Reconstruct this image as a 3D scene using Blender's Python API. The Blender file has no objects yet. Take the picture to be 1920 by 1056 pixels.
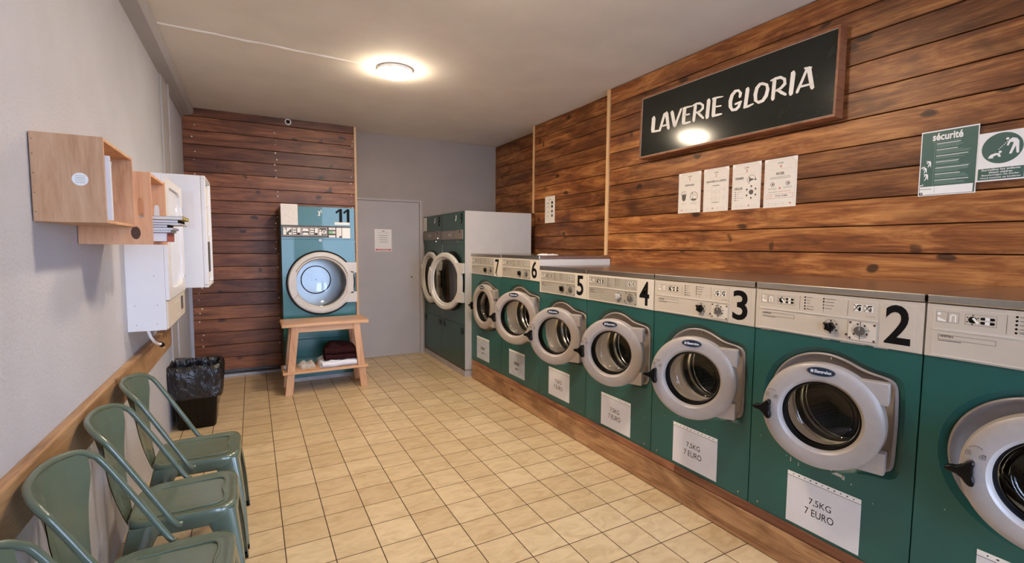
import bpy, math, random
from math import sin, cos, pi, radians as RAD
from mathutils import Vector, Matrix, noise
S = bpy.context.scene
COL = S.collection
random.seed(7)

# ------------------------------------------------------------------ camera
CAM_H = 1.4594
yaw, pitch, roll = 0.498469, 0.0732785, 0.0067289
fwd = Vector((sin(yaw)*cos(pitch), cos(yaw)*cos(pitch), -sin(pitch)))
r0 = Vector((cos(yaw), -sin(yaw), 0)); u0 = r0.cross(fwd)
rt = r0*cos(roll) + u0*sin(roll); up = rt.cross(fwd)
cam = bpy.data.cameras.new('camera')
cam.sensor_width = 36.0; cam.lens = 894.56/1920*36.0
cam.clip_start = 0.02; cam.clip_end = 200
camo = bpy.data.objects.new('camera', cam); COL.objects.link(camo)
M = Matrix((( rt.x, up.x, -fwd.x, 0), (rt.y, up.y, -fwd.y, 0), (rt.z, up.z, -fwd.z, CAM_H), (0, 0, 0, 1)))
camo.matrix_world = M
S.camera = camo

# ------------------------------------------------------------------ world, exposure
S.view_settings.view_transform = 'Standard'
S.view_settings.look = 'None'
S.view_settings.exposure = EXPOSURE = 1.05
S.view_settings.gamma = 1.0
S.view_settings.use_curve_mapping = False
w = bpy.data.worlds.new('overcast_sky'); S.world = w; w.use_nodes = True
bg = w.node_tree.nodes['Background']
bg.inputs['Color'].default_value = (0.54, 0.68, 1.0, 1); bg.inputs['Strength'].default_value = 11.0
LAMP_W = 95.0
LAMP_COL = (1.0, 0.82, 0.60)

# room numbers (metres)
XL, XR, YB, YF, CEIL = -0.60, 2.88, 6.26, -1.70, 2.88
YW = 6.05          # wood clad part of the back wall
XM = 2.124         # machine fronts

# ------------------------------------------------------------------ node helpers
def nmat(name):
    m = bpy.data.materials.new(name); m.use_nodes = True
    nt = m.node_tree; b = nt.nodes['Principled BSDF']
    return m, nt, b
def setb(b, base=None, rough=None, metal=None, spec=None, coat=None):
    if base is not None: b.inputs['Base Color'].default_value = (*base, 1)
    if rough is not None: b.inputs['Roughness'].default_value = rough
    if metal is not None: b.inputs['Metallic'].default_value = metal
    if spec is not None: b.inputs['Specular IOR Level'].default_value = spec
    if coat is not None: b.inputs['Coat Weight'].default_value = coat
def ramp(nt, stops):
    r = nt.nodes.new('ShaderNodeValToRGB'); cr = r.color_ramp
    while len(cr.elements) < len(stops): cr.elements.new(0.5)
    for e, (p, c) in zip(cr.elements, stops):
        e.position = p; e.color = (*c, 1)
    return r
def coords(nt, scale=(1, 1, 1), src='Object', loc=(0, 0, 0)):
    tc = nt.nodes.new('ShaderNodeTexCoord'); mp = nt.nodes.new('ShaderNodeMapping')
    mp.inputs['Scale'].default_value = scale; mp.inputs['Location'].default_value = loc
    nt.links.new(tc.outputs[src], mp.inputs['Vector'])
    return mp
def tex_noise(nt, vec, scale, detail=3, rough=0.5, dist=0.0):
    n = nt.nodes.new('ShaderNodeTexNoise')
    n.inputs['Scale'].default_value = scale; n.inputs['Detail'].default_value = detail
    n.inputs['Roughness'].default_value = rough; n.inputs['Distortion'].default_value = dist
    nt.links.new(vec, n.inputs['Vector']); return n
def bump(nt, b, h, strength=0.2, dist=0.002):
    bp = nt.nodes.new('ShaderNodeBump'); bp.inputs['Strength'].default_value = strength
    bp.inputs['Distance'].default_value = dist
    nt.links.new(h, bp.inputs['Height']); nt.links.new(bp.outputs['Normal'], b.inputs['Normal']); return bp
def mixc(nt, a, bcol, fac, mode='MIX'):
    m = nt.nodes.new('ShaderNodeMix'); m.data_type = 'RGBA'; m.blend_type = mode
    for sock, v in ((m.inputs['Factor'], fac), (m.inputs['A'], a), (m.inputs['B'], bcol)):
        if hasattr(v, 'is_linked') or isinstance(v, bpy.types.NodeSocket): nt.links.new(v, sock)
        elif isinstance(v, (int, float)): sock.default_value = v
        else: sock.default_value = (*v, 1)
    return m.outputs['Result']

def plain(name, base, rough=0.5, metal=0.0, var=0.06, scale=9.0, spec=0.5, bmp=0.0, bscale=120, coat=0.0):
    """painted / moulded surface with a little procedural mottling"""
    m, nt, b = nmat(name); setb(b, base, rough, metal, spec, coat)
    c = coords(nt)
    n = tex_noise(nt, c.outputs[0], scale, 4, 0.55)
    lo = tuple(max(0, x*(1-var)) for x in base); hi = tuple(min(1, x*(1+var)) for x in base)
    r = ramp(nt, [(0.3, lo), (0.7, hi)])
    nt.links.new(n.outputs['Fac'], r.inputs['Fac']); nt.links.new(r.outputs['Color'], b.inputs['Base Color'])
    if bmp:
        n2 = tex_noise(nt, c.outputs[0], bscale, 3, 0.6); bump(nt, b, n2.outputs['Fac'], bmp)
    return m

def wood(name, dark, mid, light, along='X', plank=True, knots=0.6, rough=0.42, stretch=7.0, spec=0.4, burn=0.5, pale=None):
    """sawn board: streaks along the board, rings, knots, scorched patches; 'plank' attribute gives each board its own piece"""
    m, nt, b = nmat(name); setb(b, mid, rough, 0, spec)
    tc = nt.nodes.new('ShaderNodeTexCoord')
    vec = tc.outputs['Object']
    at = None
    if plank:
        at = nt.nodes.new('ShaderNodeAttribute'); at.attribute_name = 'plank'
        ml = nt.nodes.new('ShaderNodeVectorMath'); ml.operation = 'MULTIPLY'
        ml.inputs[1].default_value = (37.0, 23.0, 19.0)
        nt.links.new(at.outputs['Vector'], ml.inputs[0])
        ad = nt.nodes.new('ShaderNodeVectorMath'); ad.operation = 'ADD'
        nt.links.new(vec, ad.inputs[0]); nt.links.new(ml.outputs[0], ad.inputs[1]); vec = ad.outputs[0]
    mp = nt.nodes.new('ShaderNodeMapping')
    sc = {'X': (1/stretch, 1, 1), 'Y': (1, 1/stretch, 1), 'Z': (1, 1, 1/stretch)}[along]
    mp.inputs['Scale'].default_value = sc
    nt.links.new(vec, mp.inputs['Vector'])
    v = mp.outputs[0]
    n1 = tex_noise(nt, v, 10, 8, 0.66, 1.3)
    mf = nt.nodes.new('ShaderNodeMapping')
    fs = 1/(stretch*3.0)
    mf.inputs['Scale'].default_value = {'X': (fs, 1, 1), 'Y': (1, fs, 1), 'Z': (1, 1, fs)}[along]
    nt.links.new(vec, mf.inputs['Vector'])
    n2 = tex_noise(nt, mf.outputs[0], 75, 4, 0.62, 1.0)
    mx = nt.nodes.new('ShaderNodeMath'); mx.operation = 'MULTIPLY_ADD'
    nt.links.new(n2.outputs['Fac'], mx.inputs[0]); mx.inputs[1].default_value = 0.50
    nt.links.new(n1.outputs['Fac'], mx.inputs[2])
    r = ramp(nt, [(0.52, dark), (0.72, mid), (0.97, light)])
    nt.links.new(mx.outputs[0], r.inputs['Fac'])
    colr = r.outputs['Color']
    # knots
    mk = nt.nodes.new('ShaderNodeMapping')
    mk.inputs['Scale'].default_value = ({'X': (.55, 0, 1), 'Y': (0, .55, 1), 'Z': (1, 0, .55)} if plank else {'X': (.55, 1, 1), 'Y': (1, .55, 1), 'Z': (1, 1, .55)})[along]
    nt.links.new(vec, mk.inputs['Vector'])
    nd = tex_noise(nt, mk.outputs[0], 9, 2, 0.5)
    wv = nt.nodes.new('ShaderNodeVectorMath'); wv.operation = 'MULTIPLY_ADD'
    nt.links.new(nd.outputs['Color'], wv.inputs[0]); wv.inputs[1].default_value = (.07, .07, .07)
    nt.links.new(mk.outputs[0], wv.inputs[2])
    vo = nt.nodes.new('ShaderNodeTexVoronoi'); vo.inputs['Scale'].default_value = 5.2
    nt.links.new(wv.outputs[0], vo.inputs['Vector'])
    kr = ramp(nt, [(0.085, (1, 1, 1)), (0.135, (0, 0, 0))])
    nt.links.new(vo.outputs['Distance'], kr.inputs['Fac'])
    kf = nt.nodes.new('ShaderNodeMath'); kf.operation = 'MULTIPLY'; kf.inputs[1].default_value = knots
    nt.links.new(kr.outputs['Color'], kf.inputs[0])
    kd = tuple(x*0.30 for x in dark)
    colr = mixc(nt, colr, kd, kf.outputs[0])
    mk2 = nt.nodes.new('ShaderNodeMapping'); mk2.inputs['Scale'].default_value = {'X': (1.6, .8, .55), 'Y': (.8, 1.6, .55), 'Z': (.8, .55, 1.6)}[along]
    mk2.inputs['Rotation'].default_value = {'X': (0, .5, 0), 'Y': (.5, 0, 0), 'Z': (.5, 0, 0)}[along]
    nt.links.new(wv.outputs[0], mk2.inputs['Vector'])
    vo2 = nt.nodes.new('ShaderNodeTexVoronoi'); vo2.inputs['Scale'].default_value = 4.6; nt.links.new(mk2.outputs[0], vo2.inputs['Vector'])
    kr2 = ramp(nt, [(0.07, (1, 1, 1)), (0.11, (0, 0, 0))]); nt.links.new(vo2.outputs['Distance'], kr2.inputs['Fac'])
    kf2 = nt.nodes.new('ShaderNodeMath'); kf2.operation = 'MULTIPLY'; kf2.inputs[1].default_value = knots*.8 if plank else 0.0
    nt.links.new(kr2.outputs['Color'], kf2.inputs[0]); colr = mixc(nt, colr, kd, kf2.outputs[0])
    # scorched / stained patches
    n3 = tex_noise(nt, mk.outputs[0], 3.1, 3, 0.6, 0.8)
    br = ramp(nt, [(0.50, (0, 0, 0)), (0.72, (1, 1, 1))])
    nt.links.new(n3.outputs['Fac'], br.inputs['Fac'])
    bf = nt.nodes.new('ShaderNodeMath'); bf.operation = 'MULTIPLY'; bf.inputs[1].default_value = burn
    nt.links.new(br.outputs['Color'], bf.inputs[0])
    colr = mixc(nt, colr, tuple(x*0.75 for x in dark), bf.outputs[0])
    if plank:
        sp = nt.nodes.new('ShaderNodeSeparateXYZ'); nt.links.new(at.outputs['Vector'], sp.inputs[0])
        vr = ramp(nt, [(0.0, (.66, .62, .58)), (0.5, (1, 1, 1)), (1.0, (1.3, 1.32, 1.32))])
        nt.links.new(sp.outputs['Y'], vr.inputs['Fac'])
        colr = mixc(nt, colr, vr.outputs['Color'], 1.0, 'MULTIPLY')
    nt.links.new(colr, b.inputs['Base Color'])
    bump(nt, b, mx.outputs[0], 0.25, 0.0015)
    return m

# ------------------------------------------------------------------ mesh builder
class MB:
    def __init__(s, *mats): s.v = []; s.f = []; s.m = []; s.mats = list(mats); s.pk = []; s.cur = (0, 0.5, 0)
    def face(s, idx, mi=0): s.f.append(tuple(idx)); s.m.append(mi); s.pk.append(s.cur)
    def add(s, pts):
        n = len(s.v); s.v += [tuple(p) for p in pts]; return n
    def box(s, x0, x1, y0, y1, z0, z1, mi=0, R=None):
        P = [(x0,y0,z0),(x1,y0,z0),(x1,y1,z0),(x0,y1,z0),(x0,y0,z1),(x1,y0,z1),(x1,y1,z1),(x0,y1,z1)]
        if R: P = [R @ Vector(p) for p in P]
        n = s.add(P)
        for q in ((0,3,2,1),(4,5,6,7),(0,1,5,4),(1,2,6,5),(2,3,7,6),(3,0,4,7)): s.face([n+i for i in q], mi)
        return s
    def prism(s, poly, fn, d0, d1, mi=0):
        """poly: 2-D outline (counter-clockwise); fn(a, b, d) -> xyz"""
        k = len(poly)
        n = s.add([fn(a, b, d0) for a, b in poly] + [fn(a, b, d1) for a, b in poly])
        s.face([n+i for i in range(k)][::-1], mi); s.face([n+k+i for i in range(k)], mi)
        for i in range(k): j = (i+1) % k; s.face((n+i, n+j, n+k+j, n+k+i), mi)
        return s
    def xz(s, poly, y0, y1, mi=0):      # outline in the x-z plane, seen from -y, y0 = front
        return s.prism(poly, lambda a, b, d: (a, d, b), y1, y0, mi)
    def disc(s, cx, cz, r, y0, y1, mi=0, n=24, rz=None):
        rz = rz or r
        return s.xz([(cx+r*cos(2*pi*i/n), cz+rz*sin(2*pi*i/n)) for i in range(n)], y0, y1, mi)
    def ringd(s, cx, cz, r, t, y0, y1, mi=0, n=28, a0=0, a1=2*pi):
        full = abs(a1-a0-2*pi) < 1e-6; k = n
        for i in range(n):
            a = a0+(a1-a0)*i/k; b = a0+(a1-a0)*(i+1)/k
            s.xz([(cx+(r-t)*cos(a), cz+(r-t)*sin(a)), (cx+r*cos(a), cz+r*sin(a)), (cx+r*cos(b), cz+r*sin(b)), (cx+(r-t)*cos(b), cz+(r-t)*sin(b))], y0, y1, mi)
        return s
    def tube(s, path, r, n=12, mi=0, closed=False, caps=True):
        P = [Vector(p) for p in path]; k = len(P)
        rs = r if isinstance(r, (list, tuple)) else [r]*k
        t0 = (P[1]-P[0]).normalized()
        ref = Vector((0, 0, 1)) if abs(t0.z) < .9 else Vector((1, 0, 0))
        u = t0.cross(ref).normalized()
        base = len(s.v)
        for i in range(k):
            if closed: t = (P[(i+1) % k]-P[i-1]).normalized()
            elif i == 0: t = t0
            elif i == k-1: t = (P[-1]-P[-2]).normalized()
            else: t = ((P[i+1]-P[i]).normalized()+(P[i]-P[i-1]).normalized()).normalized()
            u = (u-t*u.dot(t)).normalized(); w_ = t.cross(u)
            s.add([P[i]+(u*cos(2*pi*j/n)+w_*sin(2*pi*j/n))*rs[i] for j in range(n)])
        lim = k if closed else k-1
        for i in range(lim):
            a = base+i*n; b = base+((i+1) % k)*n
            for j in range(n):
                j2 = (j+1) % n; s.face((a+j, a+j2, b+j2, b+j), mi)
        if caps and not closed:
            s.face([base+j for j in range(n)][::-1], mi); s.face([base+(k-1)*n+j for j in range(n)], mi)
        return s
    def lathe(s, prof, fn, n=64, mi=0, close=False):
        """prof: list of (r, h[, mi]); fn(r, ang, h)-> xyz"""
        base = len(s.v); k = len(prof)
        for p in prof: s.add([fn(p[0], 2*pi*j/n, p[1]) for j in range(n)])
        for i in range(k-1 if not close else k):
            i2 = (i+1) % k; mm = prof[i][2] if len(prof[i]) > 2 else mi
            for j in range(n):
                j2 = (j+1) % n; s.face((base+i*n+j, base+i*n+j2, base+i2*n+j2, base+i2*n+j), mm)
        return s
    def cap(s, r, h, fn, n=64, mi=0, flip=False):
        b = s.add([fn(r, 2*pi*j/n, h) for j in range(n)])
        idx = [b+j for j in range(n)]
        s.face(idx[::-1] if flip else idx, mi); return s
    def loft(s, loops, mi=0, closed=True):
        k = len(loops[0]); base = len(s.v)
        for L in loops: s.add(L)
        for i in range(len(loops)-1):
            for j in range(k if closed else k-1):
                j2 = (j+1) % k; s.face((base+i*k+j, base+i*k+j2, base+(i+1)*k+j2, base+(i+1)*k+j), mi)
        return s
    def mesh(s, name, smooth=None):
        me = bpy.data.meshes.new(name); me.from_pydata(s.v, [], s.f)
        for m_ in s.mats: me.materials.append(m_)
        if len(s.mats) > 1: me.polygons.foreach_set('material_index', s.m)
        if any(p != (0, 0.5, 0) for p in s.pk):
            a = me.attributes.new('plank', 'FLOAT_VECTOR', 'FACE')
            a.data.foreach_set('vector', [c for p in s.pk for c in p])
        me.update()
        if smooth is not None:
            me.polygons.foreach_set('use_smooth', [True]*len(me.polygons))
            me.set_sharp_from_angle(angle=RAD(smooth))
        return me
    def build(s, name, parent=None, loc=None, rz=None, smooth=None, bevel=None, seg=2):
        o = bpy.data.objects.new(name, s.mesh(name, smooth)); COL.objects.link(o)
        if parent: o.parent = parent
        if loc: o.location = loc
        if rz is not None: o.rotation_euler = (0, 0, rz)
        if bevel:
            b = o.modifiers.new('bevel', 'BEVEL'); b.width = bevel; b.segments = seg; b.limit_method = 'ANGLE'
            b.angle_limit = RAD(40); b.harden_normals = False
        return o

def tag(o, label=None, cat=None, group=None, kind=None):
    if label: o['label'] = label
    if cat: o['category'] = cat
    if group: o['group'] = group
    if kind: o['kind'] = kind
    return o
def thing(name, label, cat, loc=(0, 0, 0), rz=0, group=None):
    o = bpy.data.objects.new(name, None); COL.objects.link(o); o.empty_display_size = 0.1
    o.location = loc; o.rotation_euler = (0, 0, rz)
    return tag(o, label, cat, group)
def struct(o): o['kind'] = 'structure'; return o

_tc = {}
def glyphs(body, bold=0.0, spacing=1.0):
    key = (body, bold, spacing)
    if key not in _tc:
        c = bpy.data.curves.new('t', 'FONT'); c.body = body; c.size = 1.0; c.fill_mode = 'FRONT'
        c.offset = bold; c.resolution_u = 4; c.space_character = spacing
        ob = bpy.data.objects.new('t', c)
        me = bpy.data.meshes.new_from_object(ob)
        vs = [v.co.copy() for v in me.vertices]; fs = [tuple(p.vertices) for p in me.polygons]
        bpy.data.objects.remove(ob); bpy.data.curves.remove(c); bpy.data.meshes.remove(me)
        _tc[key] = (vs, fs)
    return _tc[key]
def text(mb, body, x0, x1, z0, z1, y, mi=0, bold=0.0, keep=False, spacing=1.0):
    """lettering fitted to the box x0..x1, z0..z1 on the plane y (faces -y)"""
    vs, fs = glyphs(body, bold, spacing)
    ax = min(v.x for v in vs); bx = max(v.x for v in vs); ay = min(v.y for v in vs); by = max(v.y for v in vs)
    sx = (x1-x0)/(bx-ax); sz = (z1-z0)/(by-ay)
    n = mb.add([(x0+(v.x-ax)*sx, y, z0+(v.y-ay)*sz) for v in vs])
    for f in fs: mb.face([n+i for i in f], mi)
def one(mb, x0, x1, z0, z1, y, mi=0):
    w_ = x1-x0; h_ = z1-z0
    mb.xz([(x0+.56*w_, z0), (x1, z0), (x1, z1), (x0+.62*w_, z1), (x0, z0+.76*h_), (x0+.14*w_, z0+.62*h_), (x0+.56*w_, z0+.80*h_)], y, y+.0006, mi)
def rect(mb, x0, x1, z0, z1, y, mi=0):
    n = mb.add([(x0, y, z0), (x1, y, z0), (x1, y, z1), (x0, y, z1)]); mb.face((n, n+1, n+2, n+3), mi)
def frame(mb, x0, x1, z0, z1, t, y, mi=0):
    rect(mb, x0, x1, z1-t, z1, y, mi); rect(mb, x0, x1, z0, z0+t, y, mi)
    rect(mb, x0, x0+t, z0, z1, y, mi); rect(mb, x1-t, x1, z0, z1, y, mi)
def rrect(x0, x1, z0, z1, r, n=5):
    P = []
    for cx, cz, a in ((x1-r, z0+r, -pi/2), (x1-r, z1-r, 0), (x0+r, z1-r, pi/2), (x0+r, z0+r, pi)):
        for i in range(n+1):
            t = a+pi/2*i/n; P.append((cx+r*cos(t), cz+r*sin(t)))
    return P

# ------------------------------------------------------------------ materials
def wall_paint(name, base, bmp=0.35, bscale=70, rough=0.8, var=0.05):
    m, nt, b = nmat(name); setb(b, base, rough, 0, 0.25)
    c = coords(nt)
    n = tex_noise(nt, c.outputs[0], 1.6, 5, 0.6)
    lo = tuple(x*(1-var) for x in base); hi = tuple(min(1, x*(1+var)) for x in base)
    r = ramp(nt, [(0.35, lo), (0.65, hi)]); nt.links.new(n.outputs['Fac'], r.inputs['Fac'])
    nt.links.new(r.outputs['Color'], b.inputs['Base Color'])
    n2 = tex_noise(nt, c.outputs[0], bscale, 4, 0.65); bump(nt, b, n2.outputs['Fac'], bmp, 0.004)
    return m
M_LEFT = wall_paint('plaster_left', (0.50, 0.505, 0.545), 0.9, 75)
M_GREY = wall_paint('paint_mauve_grey', (0.37, 0.315, 0.28), 0.18, 90)
M_DOOR = wall_paint('paint_door', (0.43, 0.39, 0.365), 0.08, 60, 0.6)
M_CEIL = wall_paint('ceiling_paint', (0.82, 0.77, 0.70), 0.2, 60)
M_TRIM = wall_paint('trim_paint', (0.42, 0.40, 0.395), 0.1, 40, 0.6)
M_WOODR = wood('stained_cladding', (0.060, 0.016, 0.005), (0.215, 0.069, 0.018), (0.50, 0.22, 0.068), 'Y', knots=0.85, burn=0.7)
M_WOODL = wood('stained_cladding_back', (0.062, 0.019, 0.008), (0.185, 0.060, 0.022), (0.35, 0.135, 0.050), 'X', knots=0.85, burn=0.6)
M_BATT = wood('pale_batten', (0.60, 0.34, 0.15), (0.72, 0.45, 0.22), (0.80, 0.54, 0.30), 'Z', False, 0.0, burn=0.05)
M_RAIL = wood('rail_pine', (0.20, 0.105, 0.045), (0.40, 0.23, 0.11), (0.52, 0.33, 0.17), 'Y', False, 0.6, burn=0.35)
M_PLIN = wood('plinth_pine', (0.17, 0.07, 0.028), (0.42, 0.22, 0.10), (0.60, 0.36, 0.18), 'Y', True, 0.85, burn=0.75)
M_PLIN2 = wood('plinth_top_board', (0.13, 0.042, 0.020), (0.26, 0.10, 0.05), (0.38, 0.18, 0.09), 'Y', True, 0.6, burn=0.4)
M_BENCH = wood('bench_wood', (0.42, 0.20, 0.085), (0.60, 0.33, 0.16), (0.70, 0.43, 0.23), 'X', False, 0.25, 0.32, burn=0.08)
M_BENCHZ = wood('bench_leg_wood', (0.42, 0.20, 0.09), (0.60, 0.33, 0.17), (0.70, 0.43, 0.24), 'Z', False, 0.4, 0.4, burn=0.08)
M_PLY = wood('plywood', (0.44, 0.22, 0.105), (0.58, 0.33, 0.18), (0.68, 0.42, 0.25), 'Z', False, 0.05, 0.55, stretch=5, burn=0.1)
M_PINE = wood('crate_pine', (0.58, 0.27, 0.12), (0.72, 0.38, 0.20), (0.78, 0.46, 0.27), 'Z', False, 0.3, 0.5, burn=0.06)
M_BACKING = plain('dark_backing', (0.008, 0.004, 0.003), 0.9)
M_DKW = plain('dark_edge', (0.08, 0.03, 0.015), 0.6)

def tile_floor():
    m, nt, b = nmat('floor_tiles')
    c = coords(nt, (1, 1, 1), 'Object', (-0.0986, -2.655, 0))
    br = nt.nodes.new('ShaderNodeTexBrick'); br.offset = 0; br.squash = 1
    br.inputs['Scale'].default_value = 1; br.inputs['Brick Width'].default_value = 0.205
    br.inputs['Row Height'].default_value = 0.205; br.inputs['Mortar Size'].default_value = 0.0027
    br.inputs['Mortar Smooth'].default_value = 0.25; br.inputs['Bias'].default_value = 0
    br.inputs['Color1'].default_value = (0.57, 0.42, 0.235, 1); br.inputs['Color2'].default_value = (0.66, 0.51, 0.305, 1)
    br.inputs['Mortar'].default_value = (0.045, 0.020, 0.010, 1)
    nt.links.new(c.outputs[0], br.inputs['Vector'])
    # cell id so that marbling differs from tile to tile
    dv = nt.nodes.new('ShaderNodeVectorMath'); dv.operation = 'SCALE'; dv.inputs['Scale'].default_value = 1/0.205
    nt.links.new(c.outputs[0], dv.inputs[0])
    fl = nt.nodes.new('ShaderNodeVectorMath'); fl.operation = 'FLOOR'; nt.links.new(dv.outputs[0], fl.inputs[0])
    wn = nt.nodes.new('ShaderNodeTexWhiteNoise'); nt.links.new(fl.outputs[0], wn.inputs['Vector'])
    ad = nt.nodes.new('ShaderNodeVectorMath'); ad.operation = 'MULTIPLY_ADD'
    nt.links.new(wn.outputs['Color'], ad.inputs[0]); ad.inputs[1].default_value = (9, 9, 9); nt.links.new(c.outputs[0], ad.inputs[2])
    mp = nt.nodes.new('ShaderNodeMapping'); mp.inputs['Scale'].default_value = (1, 2.2, 1); nt.links.new(ad.outputs[0], mp.inputs['Vector'])
    n = tex_noise(nt, mp.outputs[0], 7, 5, 0.62, 1.0)
    r = ramp(nt, [(0.3, (0.80, 0.74, 0.66)), (0.55, (1, 1, 1)), (0.75, (1.10, 1.10, 1.08))])
    nt.links.new(n.outputs['Fac'], r.inputs['Fac'])
    col = mixc(nt, br.outputs['Color'], r.outputs['Color'], 1.0, 'MULTIPLY')
    nt.links.new(col, b.inputs['Base Color'])
    rr = nt.nodes.new('ShaderNodeMapRange'); rr.inputs['To Min'].default_value = 0.33; rr.inputs['To Max'].default_value = 0.8
    nt.links.new(br.outputs['Fac'], rr.inputs['Value']); nt.links.new(rr.outputs[0], b.inputs['Roughness'])
    inv = nt.nodes.new('ShaderNodeMath'); inv.operation = 'MULTIPLY_ADD'; inv.inputs[1].default_value = -1.0
    nt.links.new(br.outputs['Fac'], inv.inputs[0])
    s2 = nt.nodes.new('ShaderNodeMath'); s2.operation = 'MULTIPLY'; s2.inputs[1].default_value = 0.5
    nt.links.new(n.outputs['Fac'], s2.inputs[0]); nt.links.new(s2.outputs[0], inv.inputs[2])
    bump(nt, b, inv.outputs[0], 0.35, 0.002)
    setb(b, spec=0.45)
    return m
M_FLOOR = tile_floor()
M_TEAL = plain('teal_enamel', (0.016, 0.100, 0.087), 0.32, 0, 0.10, 5, 0.5, 0.03, 200)
M_TEAL11 = plain('glossy_teal_steel', (0.016, 0.125, 0.112), 0.30, 0.0, 0.06, 3, 0.5, 0, 120, 0.25)
M_TEALD = plain('dark_teal_enamel', (0.014, 0.062, 0.050), 0.30, 0, 0.10, 4)
M_PANEL = plain('beige_panel', (0.60, 0.53, 0.44), 0.45, 0, 0.03)
M_PANEL2 = plain('grey_beige_panel', (0.40, 0.365, 0.305), 0.45, 0, 0.03)
M_PANELHI = plain('panel_edge', (0.70, 0.64, 0.55), 0.4, 0, 0.02)
M_RING = plain('cast_door_grey', (0.40, 0.345, 0.305), 0.36, 0.0, 0.04, 30, 0.5, 0.05, 260)
M_RINGSHADE = plain('cast_grey_shaded', (0.30, 0.255, 0.235), 0.38, 0.0, 0.06, 30)  # the door's grey again, darkened: recess shade put into the colour
M_CREAM = plain('cream_door', (0.60, 0.56, 0.50), 0.38, 0, 0.03)
M_BLACK = plain('black_plastic', (0.003, 0.003, 0.003), 0.2, 0, 0.05, 9, 0.3)
M_RUBBER = plain('black_rubber', (0.003, 0.003, 0.003), 0.5, 0, 0.05, 9, 0.15)
M_INK = plain('black_ink', (0.004, 0.004, 0.005), 0.6, 0, 0.0, 9, 0.15)
M_NAVY = plain('navy_badge', (0.006, 0.020, 0.045), 0.3, 0, 0.0)
M_WHITE = plain('white_enamel', (0.78, 0.78, 0.80), 0.35, 0, 0.01)
M_WHITEB = plain('white_print', (0.90, 0.88, 0.84), 0.6, 0, 0.0)
M_PAPER = plain('paper', (0.76, 0.74, 0.74), 0.6, 0, 0.025, 14, 0.3)
M_PAPERW = plain('poster_paper', (0.80, 0.75, 0.68), 0.55, 0, 0.02, 14, 0.3)
M_PAPERD = plain('aged_sleeve_paper', (0.50, 0.54, 0.58), 0.4, 0, 0.14, 22, 0.4)
M_RED = plain('red_print', (0.55, 0.10, 0.08), 0.6, 0, 0.0)
M_GREYP = plain('grey_print', (0.10, 0.09, 0.085), 0.6, 0, 0.0)
M_COIN = plain('coin_box_grey', (0.17, 0.145, 0.13), 0.4)
M_PALEP = plain('pale_print', (0.50, 0.45, 0.36), 0.6, 0, 0.0)
M_GREENS = plain('safety_green', (0.055, 0.125, 0.100), 0.4, 0, 0.03)
M_GREENL = plain('safety_green_pale', (0.20, 0.31, 0.26), 0.5, 0, 0.03)
M_SIGN = plain('sign_black_green', (0.012, 0.017, 0.015), 0.13, 0, 0.05, 9, 0.5)
M_SIGNFR = wood('sign_frame', (0.13, 0.04, 0.015), (0.25, 0.085, 0.035), (0.36, 0.15, 0.07), 'Y', False, 0.2, 0.4, burn=0.1)
M_GREYSTEEL = plain('pale_side_panel', (0.50, 0.465, 0.42), 0.5, 0.0, 0.03)
M_CHAIR = plain('sage_green_metal', (0.105, 0.138, 0.098), 0.26, 0.0, 0.06, 12, 0.5, 0.02, 200, 0.3)
M_CHROME = plain('polished_steel', (0.75, 0.72, 0.66), 0.14, 1.0, 0.03)
M_MAROON = plain('brown_blanket', (0.030, 0.008, 0.009), 0.95, 0, 0.2, 60, 0.1, 0.3, 150)
M_TOWEL = plain('white_towel', (0.75, 0.76, 0.80), 0.9, 0, 0.03, 40, 0.1, 0.3, 160)
M_BEIGECL = plain('beige_cloth', (0.45, 0.40, 0.34), 0.9, 0, 0.15, 30, 0.1, 0.3, 150)
M_GREENLED = plain('green_key', (0.22, 0.55, 0.24), 0.4, 0, 0.0)
M_RUST = plain('rusty_kick', (0.10, 0.045, 0.030), 0.8, 0, 0.4, 18)
M_KICK = plain('kick_strip', (0.42, 0.38, 0.36), 0.6, 0, 0.12, 10)
M_YEL = plain('yellow_cover', (0.42, 0.33, 0.10), 0.6)
M_REDC = plain('red_cover', (0.32, 0.06, 0.045), 0.5)
M_GRYC = plain('grey_cover', (0.25, 0.25, 0.22), 0.5)
M_BASEB = plain('blue_grey_skirting', (0.36, 0.37, 0.44), 0.6)

def brushed(name, base, along=(1, 60, 1), rough=0.3):
    m, nt, b = nmat(name); setb(b, base, rough, 1.0)
    c = coords(nt, along)
    n = tex_noise(nt, c.outputs[0], 22, 3, 0.6)
    r = ramp(nt, [(0.3, tuple(x*0.85 for x in base)), (0.7, tuple(min(1, x*1.1) for x in base))])
    nt.links.new(n.outputs['Fac'], r.inputs['Fac']); nt.links.new(r.outputs['Color'], b.inputs['Base Color'])
    bump(nt, b, n.outputs['Fac'], 0.08, 0.0006)
    return m
M_STEEL = brushed('brushed_lid_steel', (0.52, 0.49, 0.44), (60, 1, 1), 0.24)
M_DRUMST = brushed('drum_steel', (0.72, 0.68, 0.60), (1, 1, 40), 0.22)
M_DRY11 = plain('pale_drum_steel', (0.72, 0.75, 0.80), 0.42, 0.85, 0.02, 3)
M_FROST = plain('frosted_pane', (0.74, 0.76, 0.80), 0.12, 0, 0.04, 4, 0.6)
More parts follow.
